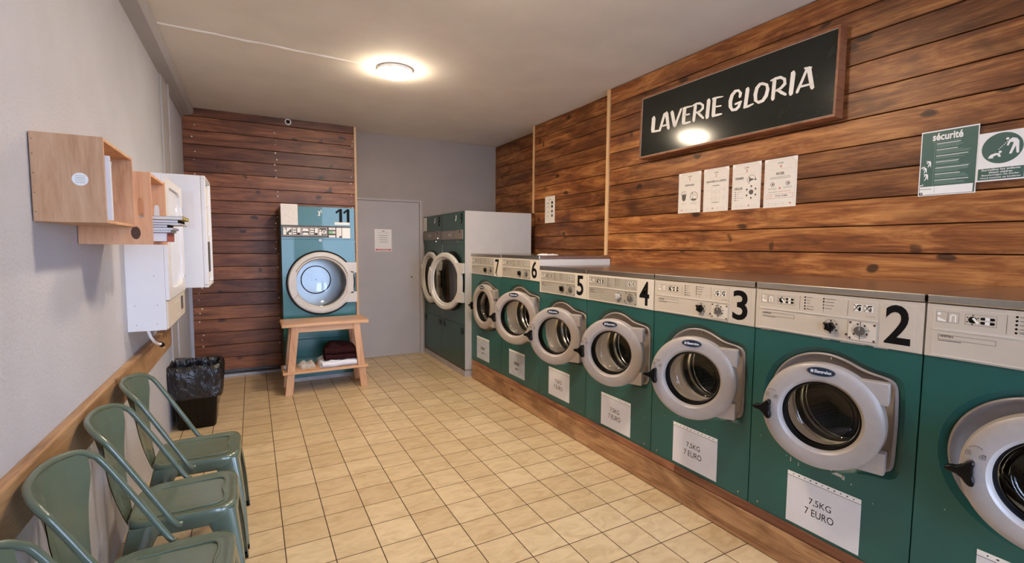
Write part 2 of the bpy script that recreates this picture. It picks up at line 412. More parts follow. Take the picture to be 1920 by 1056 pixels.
def perforated():
    m, nt, b = nmat('perforated_drum'); setb(b, (0.06, 0.055, 0.05), 0.4, 0.8)
    c = coords(nt, (1, 1, 1))
    v = nt.nodes.new('ShaderNodeTexVoronoi'); v.inputs['Scale'].default_value = 90; v.inputs['Randomness'].default_value = 0.15
    nt.links.new(c.outputs[0], v.inputs['Vector'])
    r = ramp(nt, [(0.25, (0.004, 0.004, 0.004)), (0.4, (0.055, 0.05, 0.045))])
    nt.links.new(v.outputs['Distance'], r.inputs['Fac']); nt.links.new(r.outputs['Color'], b.inputs['Base Color'])
    return m
M_PERF = perforated()
def thin_glass(name, tint=(1, 1, 1), refl=1.0, ior=1.5):
    m = bpy.data.materials.new(name); m.use_nodes = True; nt = m.node_tree
    for n in list(nt.nodes): nt.nodes.remove(n)
    o = nt.nodes.new('ShaderNodeOutputMaterial'); t = nt.nodes.new('ShaderNodeBsdfTransparent'); g = nt.nodes.new('ShaderNodeBsdfGlossy')
    t.inputs['Color'].default_value = (*tint, 1); g.inputs['Roughness'].default_value = 0.03
    f = nt.nodes.new('ShaderNodeFresnel'); f.inputs['IOR'].default_value = ior
    n = nt.nodes.new('ShaderNodeTexNoise'); n.inputs['Scale'].default_value = 3
    tc = nt.nodes.new('ShaderNodeTexCoord'); nt.links.new(tc.outputs['Object'], n.inputs['Vector'])
    bp = nt.nodes.new('ShaderNodeBump'); bp.inputs['Strength'].default_value = 0.04; bp.inputs['Distance'].default_value = 0.01
    nt.links.new(n.outputs['Fac'], bp.inputs['Height']); nt.links.new(bp.outputs['Normal'], g.inputs['Normal'])
    mx = nt.nodes.new('ShaderNodeMixShader'); nt.links.new(f.outputs[0], mx.inputs['Fac'])
    nt.links.new(t.outputs[0], mx.inputs[1]); nt.links.new(g.outputs[0], mx.inputs[2]); nt.links.new(mx.outputs[0], o.inputs['Surface'])
    return m
M_GLASS = thin_glass('door_glass', (0.80, 0.82, 0.80))
M_WINGL = thin_glass('window_glass', (0.97, 0.98, 0.98))
M_CABGL = thin_glass('cabinet_window', (0.96, 0.97, 1.0), ior=1.25)
def emis(name, colr, st):
    m, nt, b = nmat(name); setb(b, (0.8, 0.8, 0.78), 0.5)
    b.inputs['Emission Color'].default_value = (*colr, 1); b.inputs['Emission Strength'].default_value = st
    n = nt.nodes.new('ShaderNodeTexNoise'); n.inputs['Scale'].default_value = 4
    r = ramp(nt, [(0.0, (0.78, 0.78, 0.76)), (1.0, (0.82, 0.82, 0.8))]); nt.links.new(n.outputs['Fac'], r.inputs['Fac'])
    nt.links.new(r.outputs['Color'], b.inputs['Base Color'])
    return m
M_LAMP = emis('lit_diffuser', LAMP_COL, LAMP_W)
def bagmat():
    m, nt, b = nmat('black_bin_bag'); setb(b, (0.010, 0.010, 0.013), 0.22, 0, 0.6)
    c = coords(nt, (1, 1, 0.6)); n = tex_noise(nt, c.outputs[0], 16, 4, 0.55, 1.5)
    bump(nt, b, n.outputs['Fac'], 0.9, 0.02)
    return m
M_BAG = bagmat()

# ------------------------------------------------------------------ the setting
def planks(name, axis, a0, a1, c0, c1, z0, ztop, h, mat, side, nails=None, seed=1):
    """horizontal boards; axis 'Y': boards run along y, faces at x=c0 (room side); axis 'X': along x, room face y=c0"""
    rnd = random.Random(seed)
    mb = MB(mat, M_BACKING, M_WHITEB)
    z = z0
    while z < ztop-0.01:
        zt = min(z+h, ztop); hh = 0.0027
        cuts = [a0, a1]
        if False: cuts = [a0, a0+rnd.uniform(1.2, (a1-a0)-1.0), a1]
        for p, q in zip(cuts, cuts[1:]):
            mb.cur = (rnd.random(), rnd.random(), rnd.random())
            j = rnd.uniform(0, .0015)
            if axis == 'Y': mb.box(c0+j, c0+.02, p+.0006, q-.0006, z+hh, zt-hh)
            else: mb.box(p+.0006, q-.0006, c0+j, c0+.02, z+hh, zt-hh)
        z += h
    mb.cur = (0, .5, 0)
    if axis == 'Y': mb.box(c0+.0195, c1, a0, a1, z0, ztop, 1)
    else: mb.box(a0, a1, c0+.0195, c1, z0, ztop, 1)
    if nails:
        for a, z, r in nails: mb.disc(a, z, r, c0-.001, c0+.004, 2, 8)  # white heads: glint of the metal put into the colour
    return struct(mb.build(name, bevel=0.0022, seg=1))

fl = struct(MB(M_FLOOR).box(-0.75, 3.4, YF-0.2, 6.5, -0.1, 0.0).build('floor'))
struct(MB(M_CEIL).box(-0.75, 3.4, YF-0.2, 6.5, CEIL, CEIL+0.1).build('ceiling'))
struct(MB(M_LEFT).box(-0.75, XL, YF-0.2, 6.5, 0, CEIL).build('wall_left'))
struct(MB(M_GREY).box(XL, 3.4, YB, YB+0.15, 0, CEIL).build('wall_back'))
NAILS = []
rn = random.Random(5)
for col_x in (-0.50, 0.255, 1.085):
    z = 0.35
    while z < 2.75:
        if rn.random() < .85: NAILS.append((col_x+rn.uniform(-.02, .02), z+rn.uniform(-.015, .015), rn.choice((.0050, .0070, .0085))))
        z += 0.0715
planks('wall_back_clad', 'X', XL, 1.115, YW, YB, 0.075, CEIL, 0.1430, M_WOODL, 1, NAILS, 3)
planks('wall_right', 'Y', YF, 3.452, XR, 3.25, 1.294-0.144*2, CEIL, 0.1440, M_WOODR, 1, None, 11)
planks('wall_right_middle', 'Y', 3.487, 4.92, 2.97, 3.25, 1.0, CEIL, 0.1437, M_WOODR, 1, None, 21)
planks('wall_right_far', 'Y', 4.945, YB, 3.125, 3.25, 1.0, CEIL, 0.1437, M_WOODR, 1, None, 33)
struct(MB(M_GREY).box(3.02, 3.25, YF, YB, 0, 1.004).build('wall_right_base'))
struct(MB(M_BATT).box(1.115, 1.14, YW-.006, YB, 0.0, CEIL).build('trim_1'))
struct(MB(M_BATT).box(2.868, 2.97, 3.452, 3.487, 1.386, CEIL-.003).build('trim_2'))
struct(MB(M_BATT).box(2.96, 3.125, 4.92, 4.945, 1.86, CEIL).build('trim_3'))
c = MB(M_TRIM); c.xz([(XL, 2.785), (-0.515, 2.80), (-0.495, 2.83), (-0.495, CEIL), (XL, CEIL)], 0, 1)
c.v = [(x, YF + y*(YW-YF), z) for x, y, z in c.v]; struct(c.build('trim_4', smooth=30))
struct(MB(M_TRIM).box(XL, -0.585, 4.68, 4.98, 0, 2.787).box(-0.585, -0.572, 4.95, 4.98, 0, 2.787).build('trim_5', bevel=.003))
struct(MB(M_TRIM).box(XL, -0.58, 4.98, 6.02, 2.765, 2.787).build('trim_6', bevel=.004))
struct(MB(M_BASEB).box(XL, -0.568, 6.018, YW, 0, 2.0).build('trim_7', bevel=.003))
struct(MB(M_BASEB).box(-0.568, 1.115, YW-.012, YW+.02, 0, 0.028).build('baseboard_back', bevel=.003))
struct(MB(M_RAIL).box(XL, -0.565, -0.4, 4.45, 0.685, 0.842).build('trim_8', bevel=.006))
# bumpy plastered cable run on the ceiling, from the beam to the lamp
p0, p1 = Vector((-0.495, 3.885, CEIL+.004)), Vector((0.93, 3.955, CEIL+.004))
pth = [p0.lerp(p1, i/14)+Vector((0, .004*sin(i*1.7), .0025*sin(i*2.3))) for i in range(15)]
o = MB(M_CEIL).tube(pth, 0.014, 10).build('trim_9', smooth=60); struct(o)
# painted door in the back wall
dmb = MB(M_DOOR); dmb.box(1.175, 1.975, YB-.012, YB+.01, 0.004, 2.03)
d = struct(dmb.build('door_1', bevel=.002))
f = MB(M_DOOR); f.box(1.14, 1.168, YB-.018, YB, 0, 2.062).box(1.985, 2.022, YB-.018, YB, 0, 2.062).box(1.168, 1.985, YB-.018, YB, 2.036, 2.062)
f.build('door_frame', d, bevel=.002)
k = MB(M_CHROME, M_INK); k.disc(1.868, 1.045, .010, YB-.018, YB-.011, 0, 14); k.box(1.866, 1.870, YB-.019, YB-.017, 1.03, 1.045, 1)
k.build('lock', d, smooth=30)
# front of the shop, behind the camera: big window onto the street
fw = MB(M_LEFT)
fw.box(XL, 3.25, YF-.15, YF, 0, .25).box(XL, 3.25, YF-.15, YF, 2.55, CEIL).box(XL, .30, YF-.15, YF, .25, 2.55).box(2.75, 3.25, YF-.15, YF, .25, 2.55)
fw.box(.95, 1.50, YF-.15, YF, .25, 2.55)  # unseen pier, added to narrow the daylight and split its reflection in the dryer
struct(fw.build('wall_front'))
for n_, (a, b_) in enumerate(((.30, .95), (1.50, 2.75))):
    wf = MB(M_GREYSTEEL)
    wf.box(a, a+.05, YF-.11, YF-.05, .25, 2.55).box(b_-.05, b_, YF-.11, YF-.05, .25, 2.55).box(a+.05, b_-.05, YF-.11, YF-.05, .25, .31).box(a+.05, b_-.05, YF-.11, YF-.05, 2.49, 2.55)
    win = struct(wf.build('window_%d' % (n_+1), bevel=.004))
    MB(M_WINGL).box(a+.05, b_-.05, YF-.083, YF-.077, .31, 2.49).build('pane', win)
struct(MB(plain('pavement', (0.30, 0.29, 0.28), 0.9, 0, .15, 2)).box(-8, 10, -14, YF-.2, -.12, -.02).build('ground_street'))

# ------------------------------------------------------------------ ceiling lamps
def ceiling_lamp(x, y, label):
    t = thing('ceiling_lamp', label, 'lamp', (x, y, CEIL), 0, None)
    f = lambda r, a, h: (r*cos(a), r*sin(a), h)
    MB(M_WHITE).lathe([(0.001, -.001), (.130, -.001), (.140, -.004), (.142, -.026), (.139, -.028)], f, 48).build('base', t, smooth=40)
    MB(M_LAMP).lathe([(.140, -.027), (.138, -.037), (.128, -.046), (.108, -.053), (.075, -.059), (.040, -.062), (0.001, -.063)], f, 48).build('diffuser', t, smooth=60)
    return t
ceiling_lamp(1.055, 3.94, 'round lit white ceiling lamp at the end of the plastered cable run')
ceiling_lamp(1.06, 2.06, 'round lit white ceiling lamp in front of the other one, nearer the shop window')

# ------------------------------------------------------------------ washing machines
def local_outline(cx, cz, r, ex, ez, n=96):
    """round porthole recess with a hinge block on the right: star-shaped outline about (cx, cz)"""
    R = []
    for i in range(n):
        t = 2*pi*i/n; c_, s_ = cos(t), sin(t); rad = r
        if c_ > 0.05:
            q = 10.0  # superellipse corner of the hinge block
            rr = ((abs(c_)/ex)**q+(abs(s_)/ez)**q)**(-1/q)
            rad = (r**14+rr**14)**(1/14)
        R.append((cx+rad*c_, cz+rad*s_))
    return R
def rect_ring(cx, cz, x0, x1, z0, z1, n=96):
    L = []
    for i in range(n):
        t = 2*pi*i/n; c_, s_ = cos(t), sin(t)
        k = 1e9
        if c_ > 1e-9: k = min(k, (x1-cx)/c_)
        if c_ < -1e-9: k = min(k, (x0-cx)/c_)
        if s_ > 1e-9: k = min(k, (z1-cz)/s_)
        if s_ < -1e-9: k = min(k, (z0-cz)/s_)
        L.append([cx+k*c_, cz+k*s_])
    for X_, Z_ in ((x0, z0), (x1, z0), (x1, z1), (x0, z1)):
        j = min(range(n), key=lambda i: (L[i][0]-X_)**2+(L[i][1]-Z_)**2); L[j] = [X_, Z_]
    return [tuple(p) for p in L]

def panel_print(mb, w, z0, z1, big, badge=True):
    """raised fields, pictograms, pilot lights, dials of the control panel. slots: 0 panel 1 field 2 edge 3 ink 4 white 5 grey 6 navy"""
    s = w/0.659; X = lambda x: x*s
    k = (z1-z0)/0.19; Z = lambda z: z0+(z-1.079)*k
    y = -.006
    def field(x0, x1, a, b, mi=1):
        mb.xz(rrect(X(x0), X(x1), Z(a), Z(b), .004), -.0062, -.003, mi)
        frame(mb, X(x0), X(x1), Z(a), Z(b), .0016, -.0064, 2)
    field(-.3075, .1825, 1.183, 1.256); field(-.3075, .1825, 1.089, 1.177); field(.1925, .306, 1.084, 1.256, 1 if big else 0)
    mb.box(X(-.308), X(.183), -.009, -.004, Z(1.1775), Z(1.1825), 2)
    mb.box(X(-.308), X(.183), -.0085, -.004, Z(1.086), Z(1.089), 2)
    y = -.0066
    for x in (-.1196, -.0200, .0757): rect(mb, X(x)-.0006, X(x)+.0006, Z(1.190), Z(1.252), y, 5)
    # small pictures: coin tray, hand, dial with hand, keys
    for a, b_ in ((-.3005, -.2700), (-.2680, -.2390), (-.2230, -.1435)): frame(mb, X(a), X(b_), Z(1.206), Z(1.243), .0008, y, 5)
    y = -.0068
    mb.xz([(X(-.297), Z(1.212)), (X(-.276), Z(1.209)), (X(-.274), Z(1.213)), (X(-.290), Z(1.220)), (X(-.297), Z(1.224))], y, -.006, 4)
    rect(mb, X(-.298), X(-.289), Z(1.231), Z(1.240), y, 4)
    mb.ringd(X(-.2545), Z(1.228), .0085, .004, y, -.006, 4, 10, 0, pi)
    rect(mb, X(-.2545)-.0085, X(-.2545)-.0045, Z(1.210), Z(1.228), y, 4); rect(mb, X(-.2545)+.0045, X(-.2545)+.0085, Z(1.210), Z(1.228), y, 4)
    mb.disc(X(-.2035), Z(1.224), .0115, y, -.006, 3, 16)
    for q in range(6): a = q*pi/3+.5; mb.disc(X(-.2035)+.0155*cos(a), Z(1.224)+.0155*sin(a), .0022, y, -.006, 3, 6)
    mb.xz([(X(-.2035)-.002, Z(1.229)), (X(-.2035)+.012, Z(1.211)), (X(-.2035)+.017, Z(1.215)), (X(-.2035)+.004, Z(1.233))], y-.0004, -.006, 4)
    for zz in (1.231, 1.217):
        mb.xz(rrect(X(-.184), X(-.148), Z(zz)-.0045, Z(zz)+.0045, .004), y, -.006, 3)
        rect(mb, X(-.172), X(-.160), Z(zz)-.005, Z(zz)+.005, y-.0004, 4)
    for i, zz in enumerate((1.2484, 1.2355, 1.2227, 1.2093, 1.1967)):
        mb.disc(X(-.0972), Z(zz), .0036, y, -.006, 3, 10)
        rect(mb, X(-.090), X((-.067, -.074, -.076, -.060, -.058)[i]), Z(zz)-.0011, Z(zz)+.0007, y, 5)
    rect(mb, X(-.090), X(-.079), Z(1.199), Z(1.2005), y, 5)
    for i, zz in enumerate((1.249, 1.2362, 1.2226, 1.209)):
        mb.disc(X(-.0193), Z(zz), .0034, y, -.006, 3 if i < 2 else 5, 10)
        rect(mb, X(-.012), X((.030, .023, .022, .015)[i]), Z(zz)-.0011, Z(zz)+.0008, y, 5)
    # two "do not touch the door" pictures
    for x in (.110, .148):
        rect(mb, X(x)-.012, X(x)+.018, Z(1.212), Z(1.240), y, 4)
        for s1 in (1, -1):
            mb.xz([(X(x)-.014, Z(1.226)-s1*.012), (X(x)-.0115, Z(1.226)-s1*.0135), (X(x)+.008, Z(1.226)+s1*.011), (X(x)+.0055, Z(1.226)+s1*.0125)][::s1], y-.0006, -.0066, 5)
        mb.xz([(X(x)-.002, Z(1.231)), (X(x)+.014, Z(1.233)), (X(x)+.015, Z(1.238)), (X(x)-.001, Z(1.236))], y-.0008, -.0066, 3)
        mb.disc(X(x)+.009, Z(1.221), .0045, y-.0008, -.0066, 3 if x < .13 else 5, 10, .0085)
    rect(mb, X(.143), X(.176), Z(1.1935), Z(1.1945), y, 5)
    # model plate
    frame(mb, X(-.2925), X(-.1415), Z(1.1455), Z(1.1625), .0012, y, 5)
    text(mb, 'W375N', X(-.288), X(-.251), Z(1.1535), Z(1.1605), y-.0002, 3, .015)
    rect(mb, X(-.2918), X(-.2286), Z(1.1405), Z(1.1425), y, 6)
    # programme dial scale, coin meter plate
    mb.ringd(X(.0135), Z(1.134), .031, .0009, y, -.006, 5, 32)
    for q in range(6): a = pi/2+q*pi/3; mb.disc(X(.0135)+.0245*cos(a), Z(1.134)+.0245*sin(a), .0036, y, -.006, 3, 8)
    mb.xz(rrect(X(.080), X(.184), Z(1.093), Z(1.171), .005), -.0085, -.005, 2 if big else 1)
    frame(mb, X(.080), X(.184), Z(1.093), Z(1.171), .001, -.0087, 5)
    mb.ringd(X(.1253), Z(1.134), .030, .0008, -.0088, -.0078, 5, 32)
    mb.ringd(X(.1253), Z(1.134), .0235, .0008, -.0088, -.0078, 5, 32)
    for a_, r_ in ((55, .027), (-25, .027), (-145, .027), (110, .027)):
        mb.disc(X(.1253)+r_*cos(RAD(a_)), Z(1.134)+r_*sin(RAD(a_)), .0036, -.009, -.008, 3, 8)
    for x_, z_ in ((.089, 1.164), (.175, 1.162), (.089, 1.101), (.175, 1.099), (.075, 1.112)):
        mb.disc(X(x_), Z(z_), .0046, -.0092, -.006, 7, 10)
    for a_ in (90, 8, -92):
        c0_, s0_ = cos(RAD(a_)), sin(RAD(a_))
        mb.xz([(X(.1253)+.020*c0_+.0008*s0_, Z(1.134)+.020*s0_-.0008*c0_), (X(.1253)+.036*c0_+.0008*s0_, Z(1.134)+.036*s0_-.0008*c0_), (X(.1253)+.036*c0_-.0008*s0_, Z(1.134)+.036*s0_+.0008*c0_), (X(.1253)+.020*c0_-.0008*s0_, Z(1.134)+.020*s0_+.0008*c0_)], -.0092, -.0085, 3)

def washing_machine(y_near, y_far, num, label, zb=.204, zt=1.300, pz=(1.079, 1.268), door=None, depth=.752, white_knob=False, field_bright=True):
    w = y_far-y_near-.005; yc = (y_near+y_far)/2
    t = thing('washing_machine', label, 'washing machine', (XM, yc, 0), -pi/2, 'washing machines along the wooden wall')
    Yh, ang, D, zc, r, XH = door
    hx = yc-Yh; hy = XH-XM
    rr = r+.020                                            # recess radius
    ccx = -.010*w/.66
    hwx = hx-ccx+.012
    hwx = min(hwx, w/2-.012-ccx)
    out = local_outline(ccx, zc, rr, hwx, rr*.80)
    # cabinet with its porthole cut through the front sheet
    mb = MB(M_TEAL, M_PANELHI, M_CHROME, M_GREYSTEEL)
    R_ = rect_ring(ccx, zc, -w/2, w/2, zb, pz[0])
    F = lambda L, y: [(a, y, b) for a, b in L]
    go = lambda k_: [(min(ccx+(a-ccx)*k_, w/2-.004-.002*(1.1-k_)), zc+(b-zc)*k_) for a, b in out]
    mb.loft([F(R_, 0), F(go(1.095), 0), F(go(1.075), .0035), F(go(1.02), .014), F(go(1.0), .018)])
    if num == '2':
        for a, b, c_, d_ in ((-.13, .495, .004, .022), (-.095, .488, .004, .016), (-.02, .530, .03, .006), (.01, .524, .04, .010), (.045, .512, .05, .012), (.085, .505, .012, .018), (-.15, .512, .003, .005), (.12, .497, .005, .005), (.20, .455, .003, .003), (-.28, .56, .004, .003)):
            mb.xz([(a, b), (a+c_*.9, b-.002), (a+c_, b+d_*.7), (a+c_*.4, b+d_)], -.0006, 0, 3)
        for a, c_ in ((-.30, .05), (-.02, .03), (.05, .09), (.17, .05)): mb.xz([(a, pz[0]-.004), (a+c_, pz[0]-.003), (a+c_, pz[0]), (a, pz[0])], -.0006, 0, 3)
    else:
        rs = random.Random(int(zc*1e4)+int(y_near*100))
        for q in range(5):
            a, b = rs.uniform(-.28, .28), rs.uniform(.24, .56); mb.xz([(a, b), (a+.004, b), (a+.003, b+.005)], -.0006, 0, 3)
    for x in (-w/2, w/2):
        a = mb.add([(x, 0, zb), (x, depth, zb), (x, depth, pz[0]), (x, 0, pz[0])]); mb.face((a, a+1, a+2, a+3), 0)
        b_ = mb.add([(x, .0, pz[0]), (x, depth, pz[0]), (x, depth, zt-.03), (x, .0, zt-.03)]); mb.face((b_, b_+1, b_+2, b_+3), 1)
    a = mb.add([(-w/2, depth, zb), (w/2, depth, zb), (w/2, depth, zt-.03), (-w/2, depth, zt-.03)]); mb.face((a, a+3, a+2, a+1), 0)
    a = mb.add([(-w/2, 0, zb), (w/2, 0, zb), (w/2, depth, zb), (-w/2, depth, zb)]); mb.face((a, a+1, a+2, a+3), 0)
    for x in (-w/2+.05, w/2-.05): mb.disc(x, zb+.028, .0042, -.0025, .001, 2, 10)
    mb.build('cabinet', t, smooth=28)
    # steel lid
    MB(M_STEEL).box(-w/2+.001, w/2-.001, -.010, depth, zt-.030, zt).build('lid', t, bevel=.004)
    # control panel
    pm = MB(M_PANEL if field_bright else M_PANELHI, M_PANEL if field_bright else M_PANEL2, M_PANELHI, M_INK, M_WHITEB, M_GREYP, M_NAVY, M_RUST)
    pm.box(-w/2+.001, w/2-.001, -.005, .03, pz[0]+.001, pz[1]-.001, 0)
    panel_print(pm, w, pz[0], pz[1], field_bright)
    cp = pm.build('control_panel', t)
    s = w/.659; kz = (pz[1]-pz[0])/.19; Zp = lambda z: pz[0]+(z-1.079)*kz
    kb = MB(M_GREYSTEEL if white_knob else M_BLACK)
    kx, kzz = .0135*s, Zp(1.134); P = []
    for i in range(36):
        a = 2*pi*i/36; rad = .0185+.0022*cos(5*a)+(.007 if abs(a-2.5) < .2 else 0); P.append((kx+rad*cos(a), kzz+rad*sin(a)))
    kb.xz(P, -.024, -.006); kb.box(kx-.003, kx+.003, -.029, -.023, kzz-.016, kzz+.016, 0)
    kb.build('programme_knob', cp, bevel=.0015, smooth=40)
    mk = MB(M_GREYP, M_PANELHI); mk.disc(.1253*s, Zp(1.134), .0185, -.016, -.0085, 0, 28); mk.box(.1253*s-.001, .1253*s+.001, -.0165, -.015, Zp(1.136), Zp(1.150), 1)
    mk.build('dial', cp, smooth=40)
    if num:
        nm = MB(M_INK)
        if num == '7': text(nm, '7', .212*s, .290*s, Zp(1.102), Zp(1.249), -.0070, 0, .015); nm.disc(.250*s, Zp(1.098), .009, -.0072, -.0066, 0, 14)
        else: text(nm, num, .208*s, .292*s, Zp(1.102), Zp(1.251), -.0070, 0, .018)
        nm.build('number', t)
    # cast recess, dished down to the loading mouth
    C = lambda rad, y: [(ccx+.0+rad*cos(2*pi*i/96), y, zc+rad*sin(2*pi*i/96)) for i in range(96)]
    sc = lambda k_, y: [(ccx+(a-ccx)*k_, y, zc+(b-zc)*k_) for a, b in out]
    rb = MB(M_RINGSHADE, M_CHROME)
    rb.loft([sc(1.0, .016), sc(.99, .011), sc(.965, .009), sc(.945, .013), sc(.925, .024), sc(.90, .036), C(rr*.83, .048), C(rr*.76, .052), C(.158, .060)])
    rb.tube([(ccx+(.03), -.001, zc+rr*.93), (ccx+.03, .012, zc+rr*.93)], .004, 8, 1)
    rb.build('door_recess', t, smooth=50)
    f = lambda rad, a, h: (ccx+rad*cos(a), h, zc+rad*sin(a))
    sl = MB(M_DRUMST, M_RUBBER)
    sl.lathe([(.160, .058), (.150, .064), (.152, .072), (.160, .085), (.160, .120), (.152, .128, 1), (.150, .134, 1), (.156, .140, 1), (.162, .146)], f, 72)
    sl.lathe([(.158, .150, 1), (.153, .153), (.151, .158), (.158, .164), (.165, .166)], f, 72)
    sl.build('mouth_collar', t, smooth=50)
    dr = MB(M_PERF, M_DRUMST)
    dr.lathe([(.158, .168, 1), (.20, .172, 1), (.255, .180), (.262, .20), (.262, .50), (.25, .515), (.10, .520), (.001, .512)], f, 72)
    for q in range(3):
        a = q*2*pi/3+.5; dr.tube([(ccx+.235*cos(a), .20, zc+.235*sin(a)), (ccx+.235*cos(a), .50, zc+.235*sin(a))], .03, 10, 1)
    dr.build('drum', t, smooth=40)
    # door, hinged on the right, standing ajar
    g = lambda rad, a, h: (-D+rad*cos(a), h, rad*sin(a))
    do = MB(M_RING, M_GREYP)
    y0 = -.030
    do.lathe([(r-.010, .030), (r-.002, .022), (r, .004), (r-.004, y0+.010), (r-.012, y0+.003), (r-.024, y0), (r-.045, y0-.003), (r-.066, y0-.001),
              (r-.074, y0+.006), (r-.079, y0+.018), (r-.080, .012), (r-.078, .030), (r-.010, .030)], g, 96)
    # moulded lock signs by the handle
    for q, (x, z) in enumerate(((-D-r*.89, r*.245), (-D-r*.74, r*.215))):
        frame(do, x-.007, x+.007, z-.007, z+.004, .0013, y0-.0040, 1); rect(do, x-.002, x+.002, z-.003, z+.001, y0-.0040, 1)
        do.ringd(x+(.003 if q else 0), z+.004, .0055, .0013, y0-.0044, y0-.003, 1, 12, 0, pi)
    do.ringd(-D-r*.81, r*.27, .020, .0013, y0-.0044, y0-.003, 1, 12, .7, 2.5)
    dm = do.build('door', t, smooth=35)
    dm.location = (hx, hy, zc); dm.rotation_euler = (0, 0, ang)
    gs = MB(M_RUBBER, M_CHROME)
    gs.lathe([(r-.078, y0+.020), (r-.083, y0+.022), (r-.089, .004), (r-.091, .030), (r-.078, .030)], g, 96)
    gs.lathe([(r-.088, .010, 1), (r-.0905, .010, 1), (r-.0905, .018, 1)], g, 96)
    gs.build('glass_seal', dm, smooth=35)
    gl = MB(M_GLASS)
    gl.lathe([(r-.088, .006), (r-.095, .030), (r-.106, .052), (r-.125, .066), (r-.17, .070), (.001, .070)], g, 64)
    gl.build('glass', dm, smooth=60)
    for sgn in (1, -1):
        za, zb_ = r*.42, r*.81
        P = [(-.105, sgn*(za+.03)), (-.105, sgn*zb_), (-.002, sgn*zb_), (.004, sgn*(zb_-.006)), (.004, sgn*za), (-.03, sgn*za)]
        if sgn < 0: P = P[::-1]
        ha = MB(M_RING).xz(P[::-1], -.018, .024)
        ha.build('hinge_arm', dm, bevel=.004)
    # handle: three armed black lever at the left of the ring
    hb = MB(M_BLACK); cx0 = -D-r+.020
    P = []
    tips = [(pi, .048, .36), (RAD(66), .042, .42), (RAD(-64), .047, .42)]
    for i in range(60):
        a = 2*pi*i/60; rad = .021
        for ta, L_, wd in tips:
            dd = abs((a-ta+pi) % (2*pi)-pi); rad = max(rad, .021+(L_-.021)*math.exp(-(dd/wd)**2))
        P.append((cx0+rad*cos(a), -.006+rad*sin(a)))
    hb.xz(P, y0-.030, y0-.002); hb.build('handle', dm, bevel=.009, smooth=50, seg=3)
    # oval badge
    bz = r-.032; bb = MB(M_NAVY, M_WHITEB, M_GREYP)
    bb.disc(-D, bz, .0475, y0-.0052, y0-.002, 0, 40, .0165); 
    for i in range(40):
        a = 2*pi*i/40; b_ = 2*pi*(i+1)/40
        bb.xz([(-D+.0475*cos(a), bz+.0165*sin(a)), (-D+.0500*cos(a), bz+.0185*sin(a)), (-D+.0500*cos(b_), bz+.0185*sin(b_)), (-D+.0475*cos(b_), bz+.0165*sin(b_))], y0-.0056, y0-.002, 2)
    text(bb, 'Electrolux', -D-.022, -D+.037, bz-.0062, bz+.0068, y0-.0054, 1, .02)
    frame(bb, -D-.036, -D-.026, bz-.006, bz+.006, .0014, y0-.0054, 1); rect(bb, -D-.0335, -D-.0285, bz-.0035, bz+.0035, y0-.0054, 1)
    bb.build('badge', dm)
    return t, yc

W = [ # y_near y_far  num door(Yh, angle, D, zc, r, XH)
 (.124, .783, None, (.203, 11, .2146, .764, .219, 2.09), {}, 'green washing machine nearest the camera, cut off by the right edge of the photo'),
 (.783, 1.442, '2', (.867, 16, .2146, .777, .219, 2.09), {}, 'green washing machine marked with a large black number 2'),
 (1.442, 2.101, '3', (1.507, 24.5, .2115, .781, .219, 2.09), {}, 'green washing machine marked with a large black number 3'),
 (2.101, 2.760, '4', (2.153, 24.7, .2080, .786, .219, 2.09), dict(white_knob=True, field_bright=False), 'green washing machine marked 4, with a pale knob'),
 (2.760, 3.406, '5', (2.790, 28, .2098, .787, .219, 2.09), dict(field_bright=False), 'green washing machine marked 5, beside the taller one marked 6'),
 (3.406, 4.111, '6', (3.431, 26, .198, .839, .235, 2.09), dict(zt=1.382, pz=(1.165, 1.354), field_bright=False), 'taller green washing machine marked with a black number 6'),
 (4.111, 4.841, '7', (4.215, 3, .232, .836, .235, 2.11), dict(zt=1.380, pz=(1.160, 1.353), field_bright=False), 'taller green washing machine marked 7, against the grey side of the dryers'),
]
for yn, yf, num, dr_, kw, lab in W:
    dr_ = (dr_[0], RAD(dr_[1]), dr_[2], dr_[3], dr_[4], dr_[5])
    washing_machine(yn, yf, num, lab, door=dr_, **kw)

# wooden plinth the machines stand on
pt = thing('machine_plinth', 'long low wooden plinth under the row of green washing machines', 'plinth', (0, 0, 0))
a = MB(M_PLIN); 
for p, q in ((-1.2, .9), (.9, 3.1), (3.1, 4.79)):
    a.cur = (random.random(), random.random(), random.random()); a.box(2.108, 2.135, p, q-.002, 0.004, .158)
a.build('front_board', pt, bevel=.003)
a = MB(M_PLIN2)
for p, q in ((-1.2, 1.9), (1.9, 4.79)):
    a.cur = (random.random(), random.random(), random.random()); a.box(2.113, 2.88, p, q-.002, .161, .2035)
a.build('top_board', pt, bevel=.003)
a = MB(M_DKW); a.box(2.14, 2.86, -1.19, 4.78, 0.0, .160); a.build('carcass', pt)

